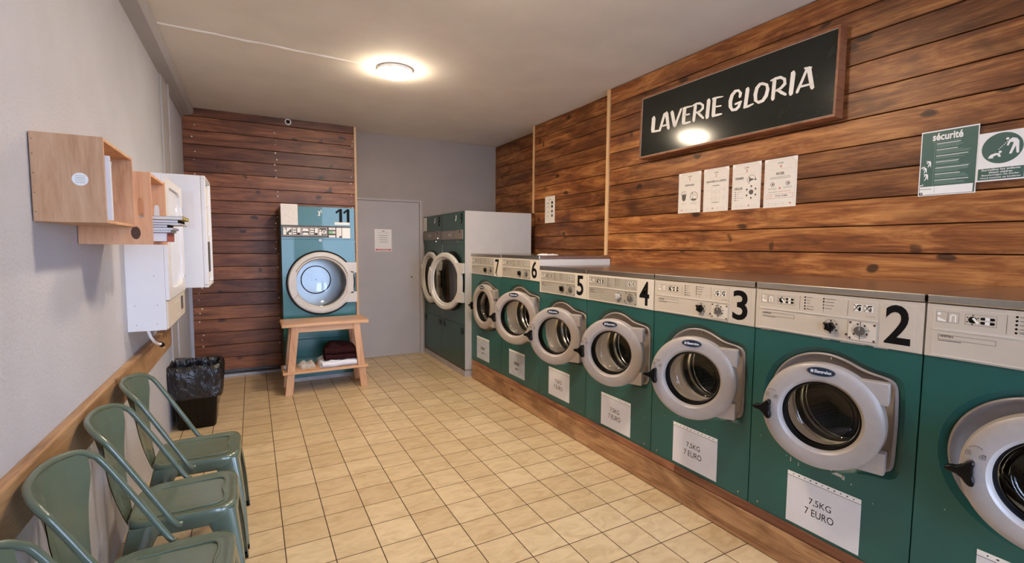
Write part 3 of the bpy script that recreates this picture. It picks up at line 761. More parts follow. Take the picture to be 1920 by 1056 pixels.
# ------------------------------------------------------------------ tumble dryers
def dryer(loc, rz, label, w, h, depth, zf, body, side, dc, r, ang, kind):
    """local: x right, y into the machine. zf: bottom of the fascia; dc: door centre (x, z)"""
    t = thing('tumble_dryer', label, 'tumble dryer', loc, rz, 'tumble dryers' if kind != 11 else None)
    cx, cz = dc
    mb = MB(body, side, M_BACKING)
    z0 = .036 if kind == 11 else .085
    F = lambda L, y: [(a, y, b) for a, b in L]
    zlow = .455 if kind == 11 else .575
    R_ = rect_ring(cx, cz, -w/2, w/2, zlow, zf)
    Ci = [(cx+(r*.86)*cos(2*pi*i/96), cz+(r*.86)*sin(2*pi*i/96)) for i in range(96)]
    mb.loft([F(R_, 0), F(Ci, 0), F(Ci, .03)])
    for x in (-w/2, w/2):
        a = mb.add([(x, 0, z0), (x, depth, z0), (x, depth, h), (x, 0, h)]); mb.face((a, a+1, a+2, a+3), 1)
    a = mb.add([(-w/2, 0, zf), (w/2, 0, zf), (w/2, 0, h), (-w/2, 0, h)]); mb.face((a, a+1, a+2, a+3), 0)
    for q in (((-w/2, depth, z0), (w/2, depth, z0), (w/2, depth, h), (-w/2, depth, h)), ((-w/2, 0, h), (w/2, 0, h), (w/2, depth, h), (-w/2, depth, h)), ((-w/2, 0, z0), (w/2, 0, z0), (w/2, depth, z0), (-w/2, depth, z0))):
        a = mb.add(q); mb.face((a, a+1, a+2, a+3), 1)
    mb.build('cabinet', t, smooth=28)
    MB(body).box(-w/2+.002, w/2-.002, -.004, .02, z0+.002, zlow-.003).build('lower_panel', t, bevel=.003)
    fa = MB(body).box(-w/2+.0015, w/2-.0015, -.006, -.0005, zf+.003, h).build('fascia', t, bevel=.004)
    MB(M_KICK, M_RUST).box(-w/2+.01, w/2-.01, .0, depth-.02, 0.0, z0-.01).box(-w/2+.004, w/2-.004, -.002, .01, z0-.012, z0+.006, 1 if kind != 11 else 0).build('kickplate', t)
    f = lambda rad, a, y: (cx+rad*cos(a), y, cz+rad*sin(a))
    MB(M_RUBBER).lathe([(r*.86, .02), (r*1.045, .004), (r*1.05, -.010), (r*1.0, -.012), (r*.84, -.006)], f, 72).build('door_seal', t, smooth=50)
    dr = MB(M_DRY11 if kind == 11 else M_DRUMST, M_RUBBER)
    dr.lathe([(r*.84, .0), (r*.84, .06), (r*.95, .08), (r*.97, .12), (r*.97, .49 if kind == 11 else .55), (r*.93, .505 if kind == 11 else .57), (.001, .505 if kind == 11 else .57)], f, 72)
    yb = .503 if kind == 11 else .568
    for i in range(48):
        a = 2*pi*i/48; b_ = 2*pi*(i+1)/48
        dr.xz([(cx+.155*cos(a), cz+.155*sin(a)), (cx+.166*cos(a), cz+.166*sin(a)), (cx+.166*cos(b_), cz+.166*sin(b_)), (cx+.155*cos(b_), cz+.155*sin(b_))], yb-.006, yb, 1)
    dr.disc(cx, cz, .005, yb-.004, yb, 1, 10)
    dr.build('drum', t, smooth=40)
    # door
    hx = cx+r+.012
    D = r+.012
    g = lambda rad, a, y: (-D+rad*cos(a), y, rad*sin(a))
    k = MB(M_CREAM, M_PANELHI)
    k.lathe([(r, .0), (r, -.020), (r-.010, -.034), (r-.030, -.038), (r*.86, -.036), (r*.84, -.026), (r*.82, -.018), (r*.80, -.020), (r*.785, -.018), (r*.765, -.006), (r*.76, .0), (r, .0)], g, 96)
    # hinge plate: two arms to the right with a gap between
    for sgn in (1, -1):
        P = [(-D+r*.60, sgn*r*.66), (-D+r*.93, sgn*.105), (.018, sgn*.105), (.018, sgn*r*.66)]
        if sgn > 0: P = P[::-1]
        k.xz(P[::-1] if sgn < 0 else P[::-1], -.034, -.002)
    k.xz([(-D+r*.80, -.12), (-D+r*.985, -.12), (-D+r*.985, .12), (-D+r*.80, .12)], -.034, -.002)
    dm = k.build('door', t, smooth=35); dm.location = (hx, -.006, cz); dm.rotation_euler = (0, 0, RAD(ang))
    gp = MB(M_CREAM)
    P = []
    for i in range(25):
        a = pi-.52+1.04*i/24; P.append((-D+(r-.006)*cos(a), (r-.006)*sin(a)))
    for i in range(25):
        a = pi+.44-.88*i/24; P.append((-D+(r*.80)*cos(a)+.016*cos((i-12)/12*pi/2), (r*.80)*sin(a)))
    gp.xz(P, -.046, -.034); gp.build('grip', dm, bevel=.004, smooth=40)
    gl = MB(M_GLASS); gl.lathe([(r*.77, -.006), (r*.75, .0), (.001, .004)], g, 64); gl.build('glass', dm, smooth=50)
    for sgn in (1, -1): MB(M_PANELHI).box(.004, .015, -.026, .004, sgn*.17-.045, sgn*.17+.045).build('hinge', dm, bevel=.003)
    return t, fa

t11, fa = dryer((.637, 5.5, 0), 0, 'glossy blue-green tumble dryer marked 11, behind the wooden bench', .735, 1.868, .535, 1.517, M_TEAL11, M_TEALD, (.012, 1.055), .332, 0, 11)
q = MB(M_INK, M_GREYP, M_WHITEB, M_GREENLED, M_PANELHI)
ZX = lambda a: (a-705)*.000601
ZZ = lambda a: 1.872-(a-68)*.000653
q.box(ZX(108), ZX(1240), -.012, -.006, ZZ(572), ZZ(384), 1)
for a, b_ in ((125, 262), (275, 403), (418, 545), (558, 685), (698, 830)):
    q.xz(rrect(ZX(a), ZX(b_), ZZ(547), ZZ(412), .008), -.0135, -.012, 2)
    q.xz(rrect(ZX(a)+.004, ZX(b_)-.004, ZZ(543), ZZ(416), .007), -.014, -.0134, 1)
y = -.0145
q.disc(ZX(150), ZZ(440), .009, y, -.014, 2, 10); rect(q, ZX(132), ZX(172), ZZ(535), ZZ(455), y, 2); q.xz([(ZX(180), ZZ(500)), (ZX(252), ZZ(440)), (ZX(252), ZZ(425)), (ZX(180), ZZ(425))], y, -.014, 2); rect(q, ZX(215), ZX(252), ZZ(535), ZZ(500), y, 2)
for base in (278, 562):
    for zz in (430, 468, 505): rect(q, ZX(base+4), ZX(base+55), ZZ(zz+22), ZZ(zz), y, 2)
    rect(q, ZX(base+70), ZX(base+115), ZZ(500), ZZ(425), y, 2); q.disc(ZX(base+95), ZZ(517), .008, y-.0003, -.014, 0, 10)
q.xz([(ZX(430), ZZ(475)), (ZX(530), ZZ(475)), (ZX(520), ZZ(430)), (ZX(440), ZZ(430))], y, -.014, 2); q.xz([(ZX(430), ZZ(535)), (ZX(530), ZZ(535)), (ZX(515), ZZ(500)), (ZX(445), ZZ(500))], y, -.014, 2)
q.disc(ZX(725), ZZ(460), .009, y, -.014, 2, 10); rect(q, ZX(706), ZX(742), ZZ(535), ZZ(480), y, 2); q.ringd(ZX(785), ZZ(487), .022, .008, y, -.014, 2, 20); rect(q, ZX(765), ZX(805), ZZ(493), ZZ(483), y, 2)
for (a, b_, c_, d_, mi) in ((866, 975, 445, 410, 2), (866, 935, 508, 468, 3), (935, 975, 508, 468, 4), (866, 975, 570, 535, 2), (995, 1080, 545, 410, 2), (995, 1040, 572, 545, 2), (1092, 1234, 582, 408, 2)):
    q.xz(rrect(ZX(a), ZX(b_), ZZ(c_), ZZ(d_), .004), -.0148, -.012, mi)
for k in range(5): rect(q, ZX(1008+k*9), ZX(1012+k*9), ZZ(530), ZZ(430), -.015, 4)
rect(q, ZX(905), ZX(945), ZZ(432), ZZ(424), -.015, 1)
q.build('control_strip', t11)
q = MB(M_PAPERW, M_PALEP, M_INK, M_WHITEB, M_CHROME, M_PALEP)
q.box(ZX(95), ZX(362), -.0082, -.006, ZZ(380), ZZ(48), 0)
for k in range(9):
    a0 = 130+(k*53) % 190; z_ = 90+k*30
    q.ringd(ZX(a0+20), ZZ(z_), .014, .002, -.0086, -.0082, 1, 12, k*.7, k*.7+2.6)
q.build('instruction_sheet', t11)
q = MB(M_INK, M_WHITEB, M_CHROME)
one(q, ZX(985), ZX(1100), ZZ(318), ZZ(95), -.0068); one(q, ZX(1118), ZX(1228), ZZ(318), ZZ(95), -.0068)
q.box(ZX(968), ZX(1228), -.0075, -.006, ZZ(360), ZZ(318), 1)
q.build('number', t11)
q = MB(M_WHITEB, M_CHROME)
text(q, '3', ZX(690), ZX(728), ZZ(222), ZZ(145), -.0068, 0, .03); text(q, 't', ZX(730), ZX(757), ZZ(170), ZZ(122), -.0068, 0, .02)
q.build('price_digits', t11)
q = MB(M_WHITE, M_INK); q.disc(ZX(720), ZZ(620), .0135, -.010, -.005, 0, 20); q.disc(ZX(720), ZZ(620), .005, -.0106, -.009, 1, 12); q.build('lock', t11, smooth=40)

for yn, yf, num, ang, lab in ((4.835, 5.545, '9', 13.5, 'green tumble dryer marked 9, its pale grey side facing the washing machines'), (5.550, 6.245, '8', 1, 'green tumble dryer marked 8, in the corner beside the grey door')):
    wd = yf-yn-.004
    td, fa = dryer((2.045, (yn+yf)/2, 0), -pi/2, lab, wd, 1.845, .84, 1.478, M_TEALD, M_GREYSTEEL, (-.010, 1.055), .330, ang, 9)
    q = MB(M_COIN, M_INK, M_WHITEB, M_CHROME)
    q.box(-wd/2+.02, wd/2-.20, -.022, -.006, 1.535, 1.635, 0); q.box(wd/2-.17, wd/2-.03, -.022, -.006, 1.535, 1.64, 0)
    q.disc(wd/2-.10, 1.618, .013, -.024, -.02, 1, 14); q.disc(wd/2-.10, 1.552, .008, -.024, -.02, 3, 10); q.disc(wd/2-.20, 1.515, .009, -.010, -.005, 3, 10)
    for i, x_ in enumerate((-.09, -.05, -.02)): rect(q, x_, x_+.008, 1.575, 1.60, -.0225, 2)
    q.build('coin_box', td, bevel=.003)
    q = MB(M_INK, M_GREENL)
    text(q, num, wd/2-.115, wd/2-.045, 1.70, 1.825, -.0068, 0, .03); q.build('number', td)
    q = MB(M_WHITEB); q.xz([(.08, 1.745), (.11, 1.745), (.125, 1.80), (.105, 1.81), (.10, 1.77)], -.0068, -.006); q.build('price_sticker', td)
    if num == '8':
        q = MB(M_PAPERW, M_PALEP); q.box(-wd/2+.005, -wd/2+.13, -.008, -.006, 1.655, 1.83, 0)
        for k in range(6): rect(q, -wd/2+.03, -wd/2+.10, 1.68+k*.022, 1.684+k*.022, -.0084, 1)
        q.build('instruction_sheet', td)
    for x_ in (-wd/2+.03, wd/2-.11): MB(M_BLACK).box(x_, x_+.075, -.010, -.003, .48, .545).build('panel_latch', td, bevel=.004)

# ------------------------------------------------------------------ bench and the linen on it
t = thing('bench', 'small wooden bench with a lower shelf in front of dryer 11', 'bench', (.63, 5.18, 0))
MB(M_BENCH).box(-.405, .405, -.20, .195, .668, .700).build('top', t, bevel=.004)
for sx in (-1, 1):
    for sy in (-1, 1):
        y0_, y1_ = (-.185, -.150) if sy < 0 else (.145, .180)
        tx, bx_ = sx*.285, sx*.355
        P = [(tx-.034, .668), (bx_-.034, 0), (bx_+.034, 0), (tx+.034, .668)]
        MB(M_BENCHZ).xz(P, y0_, y1_).build('leg', t, bevel=.003)
for y0_ in (-.178, .155): MB(M_BENCH).xz([(-.262, .612), (.262, .612), (.256, .667), (-.256, .667)], y0_, y0_+.022).build('apron', t, bevel=.002)
MB(M_BENCH).box(-.405, .392, -.150, .145, .210, .236).box(-.395, -.36, -.20, -.150, .210, .236).box(-.405, .392, -.205, -.186, .210, .236).build('shelf', t, bevel=.003)

def cloth(name, label, cat, mat, cx, cy, z, lx, ly, h, folds, seed, rz=0, amp=.012):
    """folded / crumpled textile: a rounded soft slab with creases, open layers at its edge"""
    rnd = random.Random(seed); mb = MB(mat); n, m_ = 44, 26
    def P(i, j, top):
        u = i/(n-1)*2-1; v = j/(m_-1)*2-1
        e = max(0, 1-abs(u)**5)*max(0, 1-abs(v)**5)
        nz = noise.noise(Vector((u*1.9+seed, v*1.6, seed*.3)))*amp*2.2+noise.noise(Vector((u*5+seed, v*4, 2.2)))*amp*.7
        hh = h*(e**.35)+nz*e if top else 0
        ox = noise.noise(Vector((u*2, v*2, seed+5)))*.018
        return (u*lx/2+ox*(abs(u)**3), v*ly/2+ox*.6, max(0.0, hh)*(1+.25*noise.noise(Vector((u*1.1, seed, 0)))) if top else 0.0)
    idx = {}
    for top in (1, 0):
        for i in range(n):
            for j in range(m_):
                idx[(i, j, top)] = mb.add([P(i, j, top)])
    for i in range(n-1):
        for j in range(m_-1):
            mb.face((idx[i, j, 1], idx[i+1, j, 1], idx[i+1, j+1, 1], idx[i, j+1, 1]))
            mb.face((idx[i, j, 0], idx[i, j+1, 0], idx[i+1, j+1, 0], idx[i+1, j, 0]))
    for i in range(n-1):
        mb.face((idx[i, 0, 1], idx[i, 0, 0], idx[i+1, 0, 0], idx[i+1, 0, 1])); mb.face((idx[i, m_-1, 1], idx[i+1, m_-1, 1], idx[i+1, m_-1, 0], idx[i, m_-1, 0]))
    for j in range(m_-1):
        mb.face((idx[0, j, 1], idx[0, j+1, 1], idx[0, j+1, 0], idx[0, j, 0])); mb.face((idx[n-1, j, 1], idx[n-1, j, 0], idx[n-1, j+1, 0], idx[n-1, j+1, 1]))
    for k in range(folds):
        zz = h*(k+.5)/folds*.8
        mb.tube([(-lx*.47+lx*.94*q/12, -ly*.49+.006*sin(q*1.3+k), zz+.004*sin(q+k)) for q in range(13)], h/folds*.42, 8)
    o = mb.build(name, None, (cx, cy, z), rz, smooth=60); return tag(o, label, cat)
cloth('folded_towel', 'crumpled white towel under the dark brown blanket on the bench shelf', 'towel', M_TOWEL, .745, 5.165, .2365, .37, .27, .068, 1, 3, .05, .026)
cloth('folded_blanket', 'dark brown folded blanket on top of the white towel on the bench shelf', 'blanket', M_MAROON, .775, 5.185, .296, .32, .24, .150, 2, 8, -.06, .014)
cloth('crumpled_cloth', 'small crumpled beige cloth at the left of the bench shelf', 'cloth', M_BEIGECL, .445, 5.13, .2365, .15, .12, .042, 0, 15, .3, .016)
cloth('crumpled_rag', 'little white rag on the far left end of the bench shelf', 'cloth', M_TOWEL, .285, 5.16, .2365, .075, .09, .030, 0, 21, .1, .008)
cloth('flat_cloth', 'thin white cloth lying on the lid of washing machine 6', 'cloth', M_TOWEL, 2.36, 3.66, 1.383, .16, .12, .010, 0, 30, .2, .004)

# ------------------------------------------------------------------ waste bin
t = thing('waste_bin', 'square black waste bin with a black bag, in the corner past the chairs', 'bin', (-.425, 4.565, 0))
def sq(hx, hy, r, z, cx=0, cy=0, jit=0, seed=0):
    L = []
    for ax, ay, a in ((hx-r, -(hy-r), -pi/2), (hx-r, hy-r, 0), (-(hx-r), hy-r, pi/2), (-(hx-r), -(hy-r), pi)):
        for i in range(9):
            q = a+pi/2*i/8; d = jit*noise.noise(Vector((q*2.1+seed, z*9, seed))) if jit else 0
            L.append((cx+ax+(r+d)*cos(q), cy+ay+(r+d)*sin(q), z))
        nx, ny = {-pi/2: ((hx, -(hy-r)), (hx, hy-r)), 0: ((hx-r, hy), (-(hx-r), hy)), pi/2: ((-hx, hy-r), (-hx, -(hy-r))), pi: ((-(hx-r), -hy), (hx-r, -hy))}[a]
        for i in range(1, 8):
            u = i/8; x = nx[0]+(ny[0]-nx[0])*u; y = nx[1]+(ny[1]-nx[1])*u
            d = jit*noise.noise(Vector((x*14+seed, y*14, z*9))) if jit else 0
            l = math.hypot(x, y); L.append((cx+x+x/l*d, cy+y+y/l*d, z))
    return L
b = MB(M_BLACK)
b.loft([sq(.115, .115, .03, .004), sq(.125, .125, .03, .0), sq(.133, .133, .03, .02), sq(.160, .160, .03, .46), sq(.172, .172, .03, .465), sq(.172, .172, .03, .485), sq(.160, .160, .03, .487), sq(.130, .130, .03, .03)])
bb = sq(.130, .130, .03, .03); k = b.add(bb); b.face(range(k, k+len(bb)))
for x in (-.05, 0, .05): b.box(x-.004, x+.004, -.152, -.128, .03, .33)
b.build('body', t, smooth=40)
g = MB(M_BAG)
loops = []
for i, (hh, z, jt) in enumerate(((.118, .20, .012), (.145, .38, .012), (.158, .47, .010), (.160, .500, .014), (.170, .512, .012), (.180, .506, .012), (.187, .47, .016), (.188, .43, .018), (.186, .38, .018), (.183, .33, .016), (.181, .285, .014), (.177, .255, .012), (.172, .27, .010))):
    loops.append(sq(hh, hh, .035, z, 0, 0, jt, 3+i*.13))
loops = [[(x, y, z+.012*noise.noise(Vector((x*11, y*11, i*.4)))) for x, y, z in L] for i, L in enumerate(loops)]
g.loft(loops); bb = loops[0]; k = g.add(bb); g.face(range(k, k+len(bb)))
g.build('bin_bag', t, smooth=70)

# ------------------------------------------------------------------ stacking chairs (sheet metal, hooped back)
CHAIR_Y = (2.755, 2.245, 1.735, 1.222)
def spline(P, n=6):
    P = [Vector(p) for p in P]; out = []
    for i in range(len(P)-1):
        a, b_, c_, d_ = P[max(i-1, 0)], P[i], P[i+1], P[min(i+2, len(P)-1)]
        for q in range(n):
            u = q/n
            out.append(.5*((2*b_)+(c_-a)*u+(2*a-5*b_+4*c_-d_)*u*u+(3*b_-a-3*c_+d_)*u**3))
    out.append(P[-1]); return out
def make_chair(label):
    t = thing('metal_chair', label, 'chair', (0, 0, 0), 0, 'green metal chairs along the left wall')
    # seat pan: rounded trapezoid with raised field and rolled edge
    def pan(k, z, dz=0):
        L = []
        for i in range(64):
            a = 2*pi*i/64; c_, s_ = cos(a), sin(a)
            q = 5.5; rr = (abs(c_)**q+abs(s_)**q)**(-1/q)
            x = rr*c_*.175; y = rr*s_*(.170+.010*c_)
            # bulged corners above the legs
            L.append((x*k, y*k, z+dz*(x/.175)**2))
        return L
    s = MB(M_CHAIR)
    s.loft([pan(.96, .392), pan(.995, .395), pan(1.012, .432), pan(1.01, .447), pan(.975, .456), pan(.90, .4565), pan(.86, .452), pan(.80, .4505), pan(.74, .4495), pan(.35, .447), pan(.03, .446)])
    L = pan(.03, .446); k = s.add(L); s.face(range(k, k+64))
    s.loft([pan(.96, .405), pan(.94, .405), pan(.95, .43), pan(.5, .438), pan(.03, .438)][::1])
    s.build('seat', t, smooth=50)
    # pressed ridge on the seat front
    rg = MB(M_CHAIR).tube(spline([(-.10, -.118, .4505), (.05, -.122, .4515), (.115, -.112, .4525), (.128, -.06, .452), (.120, 0, .4505), (.128, .06, .452), (.115, .112, .4525), (.05, .122, .4515), (-.10, .118, .4505)], 6), .0042, 8)
    rg.build('seat_ridge', t, smooth=60)
    for sx, sy in ((1, -1), (1, 1), (-1, -1), (-1, 1)):
        # tapering folded-sheet leg, curved out at the top
        top = Vector((sx*.128, sy*.128, .440)); foot = Vector((.195 if sx > 0 else -.235, sy*.218, .012))
        lm = MB(M_CHAIR)
        Ls = []
        for i in range(9):
            u = i/8
            c_ = top.lerp(foot, u); c_.x += sx*.020*sin(u*pi)*.6; c_.y += sy*.020*sin(u*pi)*.6
            w_ = .062*(1-u)**1.7+.0170; dpt = w_
            d1 = Vector((sx, 0, 0)); d2 = Vector((0, sy, 0))
            # an open L: outer corner rounded
            o_ = c_+d1*dpt*.5+d2*dpt*.5
            pts = [o_-d2*w_*1.35, o_-d2*w_*.35, o_-d2*w_*.10-d1*w_*.03, o_-d1*w_*.10-d2*w_*.03, o_-d1*w_*.35, o_-d1*w_*1.35]
            inn = [p_-d1*.003-d2*.003 for p_ in pts[::-1]]
            Ls.append([tuple(p_) for p_ in pts+inn])
        lm.loft(Ls)
        for L_ in (Ls[0], Ls[-1]): k = lm.add(L_); lm.face(range(k, k+len(L_)))
        lo = lm.build('leg', t, smooth=55)
        fm = MB(M_RUBBER); f_ = foot; fm.box(f_.x-sx*.004-.013, f_.x-sx*.004+.013, f_.y-.013, f_.y+.013, 0, .022); fm.build('rubber_foot', lo, bevel=.003)
    hp = [(-.005, -.196, .438), (-.025, -.203, .452), (-.075, -.201, .545), (-.185, -.196, .748), (-.218, -.186, .792), (-.248, -.155, .815), (-.276, -.085, .826), (-.285, 0, .829)]
    hoop = spline(hp+[(x, -y, z) for x, y, z in hp[:-1]][::-1], 6)
    MB(M_CHAIR).tube(hoop, .0102, 14).build('back_hoop', t, smooth=60)
    # splat: curved sheet that hangs in the hoop and narrows to the seat
    sp = MB(M_CHAIR); rows = []
    for i in range(17):
        u = i/16
        z = .822-u*(.822-.405); half = (.158*(1-u)**.9+.043) if u > .06 else .15+.04*u
        half = min(half, .172)
        xc = -.281+.098*u**.9
        bow = .052*(1-u)**1.2
        row = []
        for j in range(15):
            v = j/14*2-1; y = v*half
            rib = .0035*math.exp(-((abs(v)-.62)/.10)**2)*(u > .08)*(u < .95)
            row.append((xc+bow*(v*half/.165)**2*1.0-rib+.0, y, z-.004*(v**2) if i else z-.012*v*v))
        rows.append(row)
    for off, flip in ((0, 0), (-.0025, 1)):
        base = len(sp.v)
        for r_ in rows: sp.add([(x+off, y, z) for x, y, z in r_])
        for i in range(16):
            for j in range(14):
                a = base+i*15+j; q = (a, a+1, a+16, a+15); sp.face(q if flip else q[::-1])
    sp.build('backrest', t, smooth=60)
    return t
def copy_tree(o, parent=None):
    c_ = o.copy(); COL.objects.link(c_)
    if parent: c_.parent = parent
    for ch in list(o.children): copy_tree(ch, c_)
    return c_
CL = ('green metal chair farthest from the camera, next to the black bin', 'green metal chair, second from the black bin',
      'green metal chair, third from the black bin, its whole back in view', 'green metal chair nearest the camera, cut off by the bottom left corner')
ch0 = make_chair(CL[0])
for i, y in enumerate(CHAIR_Y):
    o = ch0 if i == 0 else copy_tree(ch0)
    o.location = (-.255, y, 0); o['label'] = CL[i]
    o.rotation_euler = (0, 0, (0, .02, -.02, .0)[i])

# ------------------------------------------------------------------ things on the left wall (local: x = along the wall away from the camera, y into the wall)
LW = pi/2
def wall_thing(name, label, cat, y, depth, z):   # origin at the near, front, lower corner
    return thing(name, label, cat, (XL+depth, y, z), LW)
# box file on its side
D_ = .183
t = wall_thing('wooden_crate', 'plywood crate nearest the camera on the left wall, with a round white sticker', 'crate', 2.030, D_, 1.528)
m = MB(M_PLY, M_INK)
Lx, Hz, th = .435, .278, .010
m.box(0, th, 0, D_-.004, 0, Hz); 
for zz in (.03, .09, .15, .21, .255): m.tube([(-.0006, D_-.010, zz), (.002, D_-.010, zz)], .0018, 6, 1)
m.build('side_panel', t, bevel=.001)
MB(M_PLY).box(Lx-th, Lx, 0, D_-.004, 0, Hz).build('side_panel', t, bevel=.001)
MB(M_PLY).box(th, Lx-th, 0.002, D_-.004, 0, th).build('bottom_board', t, bevel=.001)
MB(M_PLY).box(th, Lx-th, 0.002, D_-.004, Hz-th, Hz).build('top_board', t, bevel=.001)
MB(M_PLY).box(th, Lx-th, D_-.012, D_-.001, th, Hz-th).build('back_board', t)
s = MB(M_WHITEB, M_PALEP)
f = lambda r_, a, h: (h, .062+r_*cos(a), .138+r_*sin(a))
s.lathe([(.0205, 0), (.0205, -.0012), (.001, -.0012)], f, 28)
for k in range(5): s.box(-.0016, -.0012, .062-.012, .062+.012, .126+k*.0055, .1275+k*.0055, 1)
s.build('round_sticker', t)
for i, (x_, w_, h_, y_) in enumerate(((.012, .006, .210, -.012), (.024, .003, .200, -.008), (.034, .006, .195, -.010))):
    o = MB(M_PAPER, M_REDC).box(x_, x_+w_, y_, .165, 0, h_).box(x_-.0004, x_+w_+.0004, y_-.0006, .165, h_-.012, h_+.0004, 1 if i == 1 else 0).build('paper_folder', None, (XL+D_, 2.030, 1.528+th+.0004), LW)
    tag(o, ('thin white paper folder nearest the camera in the plywood crate', 'red-topped paper folder in the plywood crate', 'thicker white paper folder behind the others in the plywood crate')[i], 'folder', 'paper folders in the plywood crate')
# pine bottle crate standing on its end, with a hand hole in each end
D2 = .240
t = wall_thing('wooden_crate', 'reddish pine crate with hand holes and books, behind the plywood crate', 'crate', 2.462, D2, 1.457)
Lx, Hz, th = .385, .298, .012
def end_board(x0):
    e = MB(M_PINE); n = 48; cy_, cz_ = .036, .150
    hole = []
    for i in range(n):
        a = 2*pi*i/n; c_, s_ = cos(a), sin(a); q = 6
        hole.append((cy_+.011*(abs(c_)**(2/3))*(1 if c_ > 0 else -1), cz_+.040*(abs(s_)**(1/1.6))*(1 if s_ > 0 else -1)))
    R_ = rect_ring(cy_, cz_, 0, D2-.003, 0, Hz, n)
    e.loft([[(x0, a, b) for a, b in R_], [(x0, a, b) for a, b in hole], [(x0+th, a, b) for a, b in hole], [(x0+th, a, b) for a, b in R_], [(x0, a, b) for a, b in R_]])
    return e
end_board(0).build('side_panel', t, smooth=30); end_board(Lx-th).build('side_panel', t, smooth=30)
k = MB(M_DKW)
k.lathe([(.029, 0), (.029, -.0008), (.001, -.0008)], lambda r_, a, h: (h, .056+r_*.55*cos(a), .048+r_*.9*sin(a)), 28); k.build('knot', t)
MB(M_PINE).box(th, Lx-th, 0, D2-.003, 0, th).build('bottom_board', t, bevel=.001)
MB(M_PINE).box(th, Lx-th, .004, D2-.003, Hz-th, Hz).build('top_board', t, bevel=.001)
MB(M_PINE).box(th, Lx-th, D2-.012, D2-.001, th, Hz-th).build('back_board', t)
def book(name, label, x0, x1, y0, y1, z, h, cover, pages=True, rz=0):
    o = thing(name, label, 'book', (XL+D2, 2.462, z), LW, 'books lying in the pine crate')
    MB(cover).box(x0, x1, y0, y1, 0, .0016).box(x0, x1, y0, y1, h-.0016, h).box(x0, x1, y0, y0+.0022, 0, h).build('cover', o)
    MB(M_PAPER).box(x0+.002, x1-.003, y0+.0024, y1-.003, .0017, h-.0017).build('pages', o)
    return o
z = 1.457+th+.0005
book('book', 'red book lowest in the stack in the pine crate', .016, .215, -.048, .11, z, .038, M_REDC); z += .0385
book('book', 'pale grey-edged book just above the red book in the crate', .014, .170, -.062, .12, z, .011, M_GRYC); z += .0115
book('magazine', 'white magazine third from the bottom of the crate stack', .014, .190, -.068, .12, z, .009, M_PAPER); z += .0095
book('book', 'black book in the middle of the crate stack', .014, .180, -.050, .12, z, .012, M_INK); z += .0125
book('magazine', 'thin white magazine under the upper black book in the crate', .014, .240, -.095, .12, z, .007, M_PAPER); z += .0075
book('book', 'upper black book right under the yellow-backed one', .014, .230, -.088, .12, z, .013, M_INK); z += .0135
book('book', 'white book with a yellowish end on top of the crate stack', .014, .215, -.106, .10, z, .015, M_YEL); z += .0165

# soap cabinet: narrow white metal cabinet with glazed door
D3 = .185
t = wall_thing('soap_cabinet', 'narrow white wall cabinet with glazed door, under and behind the pine crate', 'cabinet', 3.215, D3, .985)
Lx, Hz = .76, .85
m = MB(M_WHITE, M_INK); m.box(0, Lx, .012, D3-.001, 0, Hz)
for a, b_ in ((.05, .14), (.15, .14), (.055, .035), (.145, .035), (.06, .30)): m.tube([(-.0008, a, b_), (.002, a, b_)], .0022, 8, 1)
m.build('body', t, bevel=.002)
# door frame with rounded window
dm = MB(M_WHITE)
n = 64; wx0, wx1, wz0, wz1 = .10, .62, .22, .80
hole = []
for i in range(n):
    a = 2*pi*i/n; c_, s_ = cos(a), sin(a); q = 9; rr = (abs(c_)**q+abs(s_)**q)**(-1/q)
    hole.append(((wx0+wx1)/2+rr*c_*(wx1-wx0)/2, (wz0+wz1)/2+rr*s_*(wz1-wz0)/2))
R_ = rect_ring((wx0+wx1)/2, (wz0+wz1)/2, .004, Lx-.03, .165, Hz-.004, n)
dm.loft([[(a, .011, b) for a, b in R_], [(a, -.006, b) for a, b in R_], [(a, -.008, b) for a, b in hole], [(a, .006, b) for a, b in hole]])
do = dm.build('door', t, smooth=30)
MB(M_FROST).box(wx0-.01, wx1+.01, .004, .007, wz0-.01, wz1+.01).build('pane', do)
for zz in (.70, .265): MB(M_CHROME).box(wx1+.008, wx1+.022, -.016, -.007, zz-.014, zz+.014).build('hinge', do, bevel=.002)
p_ = MB(M_PANELHI, M_WHITEB, M_GREYP); p_.box(.006, Lx-.006, .004, .012, .004, .16)
frame(p_, .28, .50, .035, .125, .006, .0035, 1); p_.box(.55, .62, -.001, .004, .05, .135, 2)
p_.build('front_tray', t, bevel=.002)
pth = spline([(.02, .10, .0), (.03, .09, -.04), (.07, .08, -.075), (.14, .075, -.10), (.17, .07, -.105)], 6)
c_ = MB(M_WHITE, M_INK, M_CHROME); c_.tube(pth, .0085, 10); c_.tube([pth[-1], pth[-1]+Vector((.03, -.005, -.012))], .014, 12, 1); c_.tube([pth[-1]+Vector((.028, -.005, -.012)), pth[-1]+Vector((.045, -.012, -.03))], .010, 12, 2)
c_.build('hose', t, smooth=50)
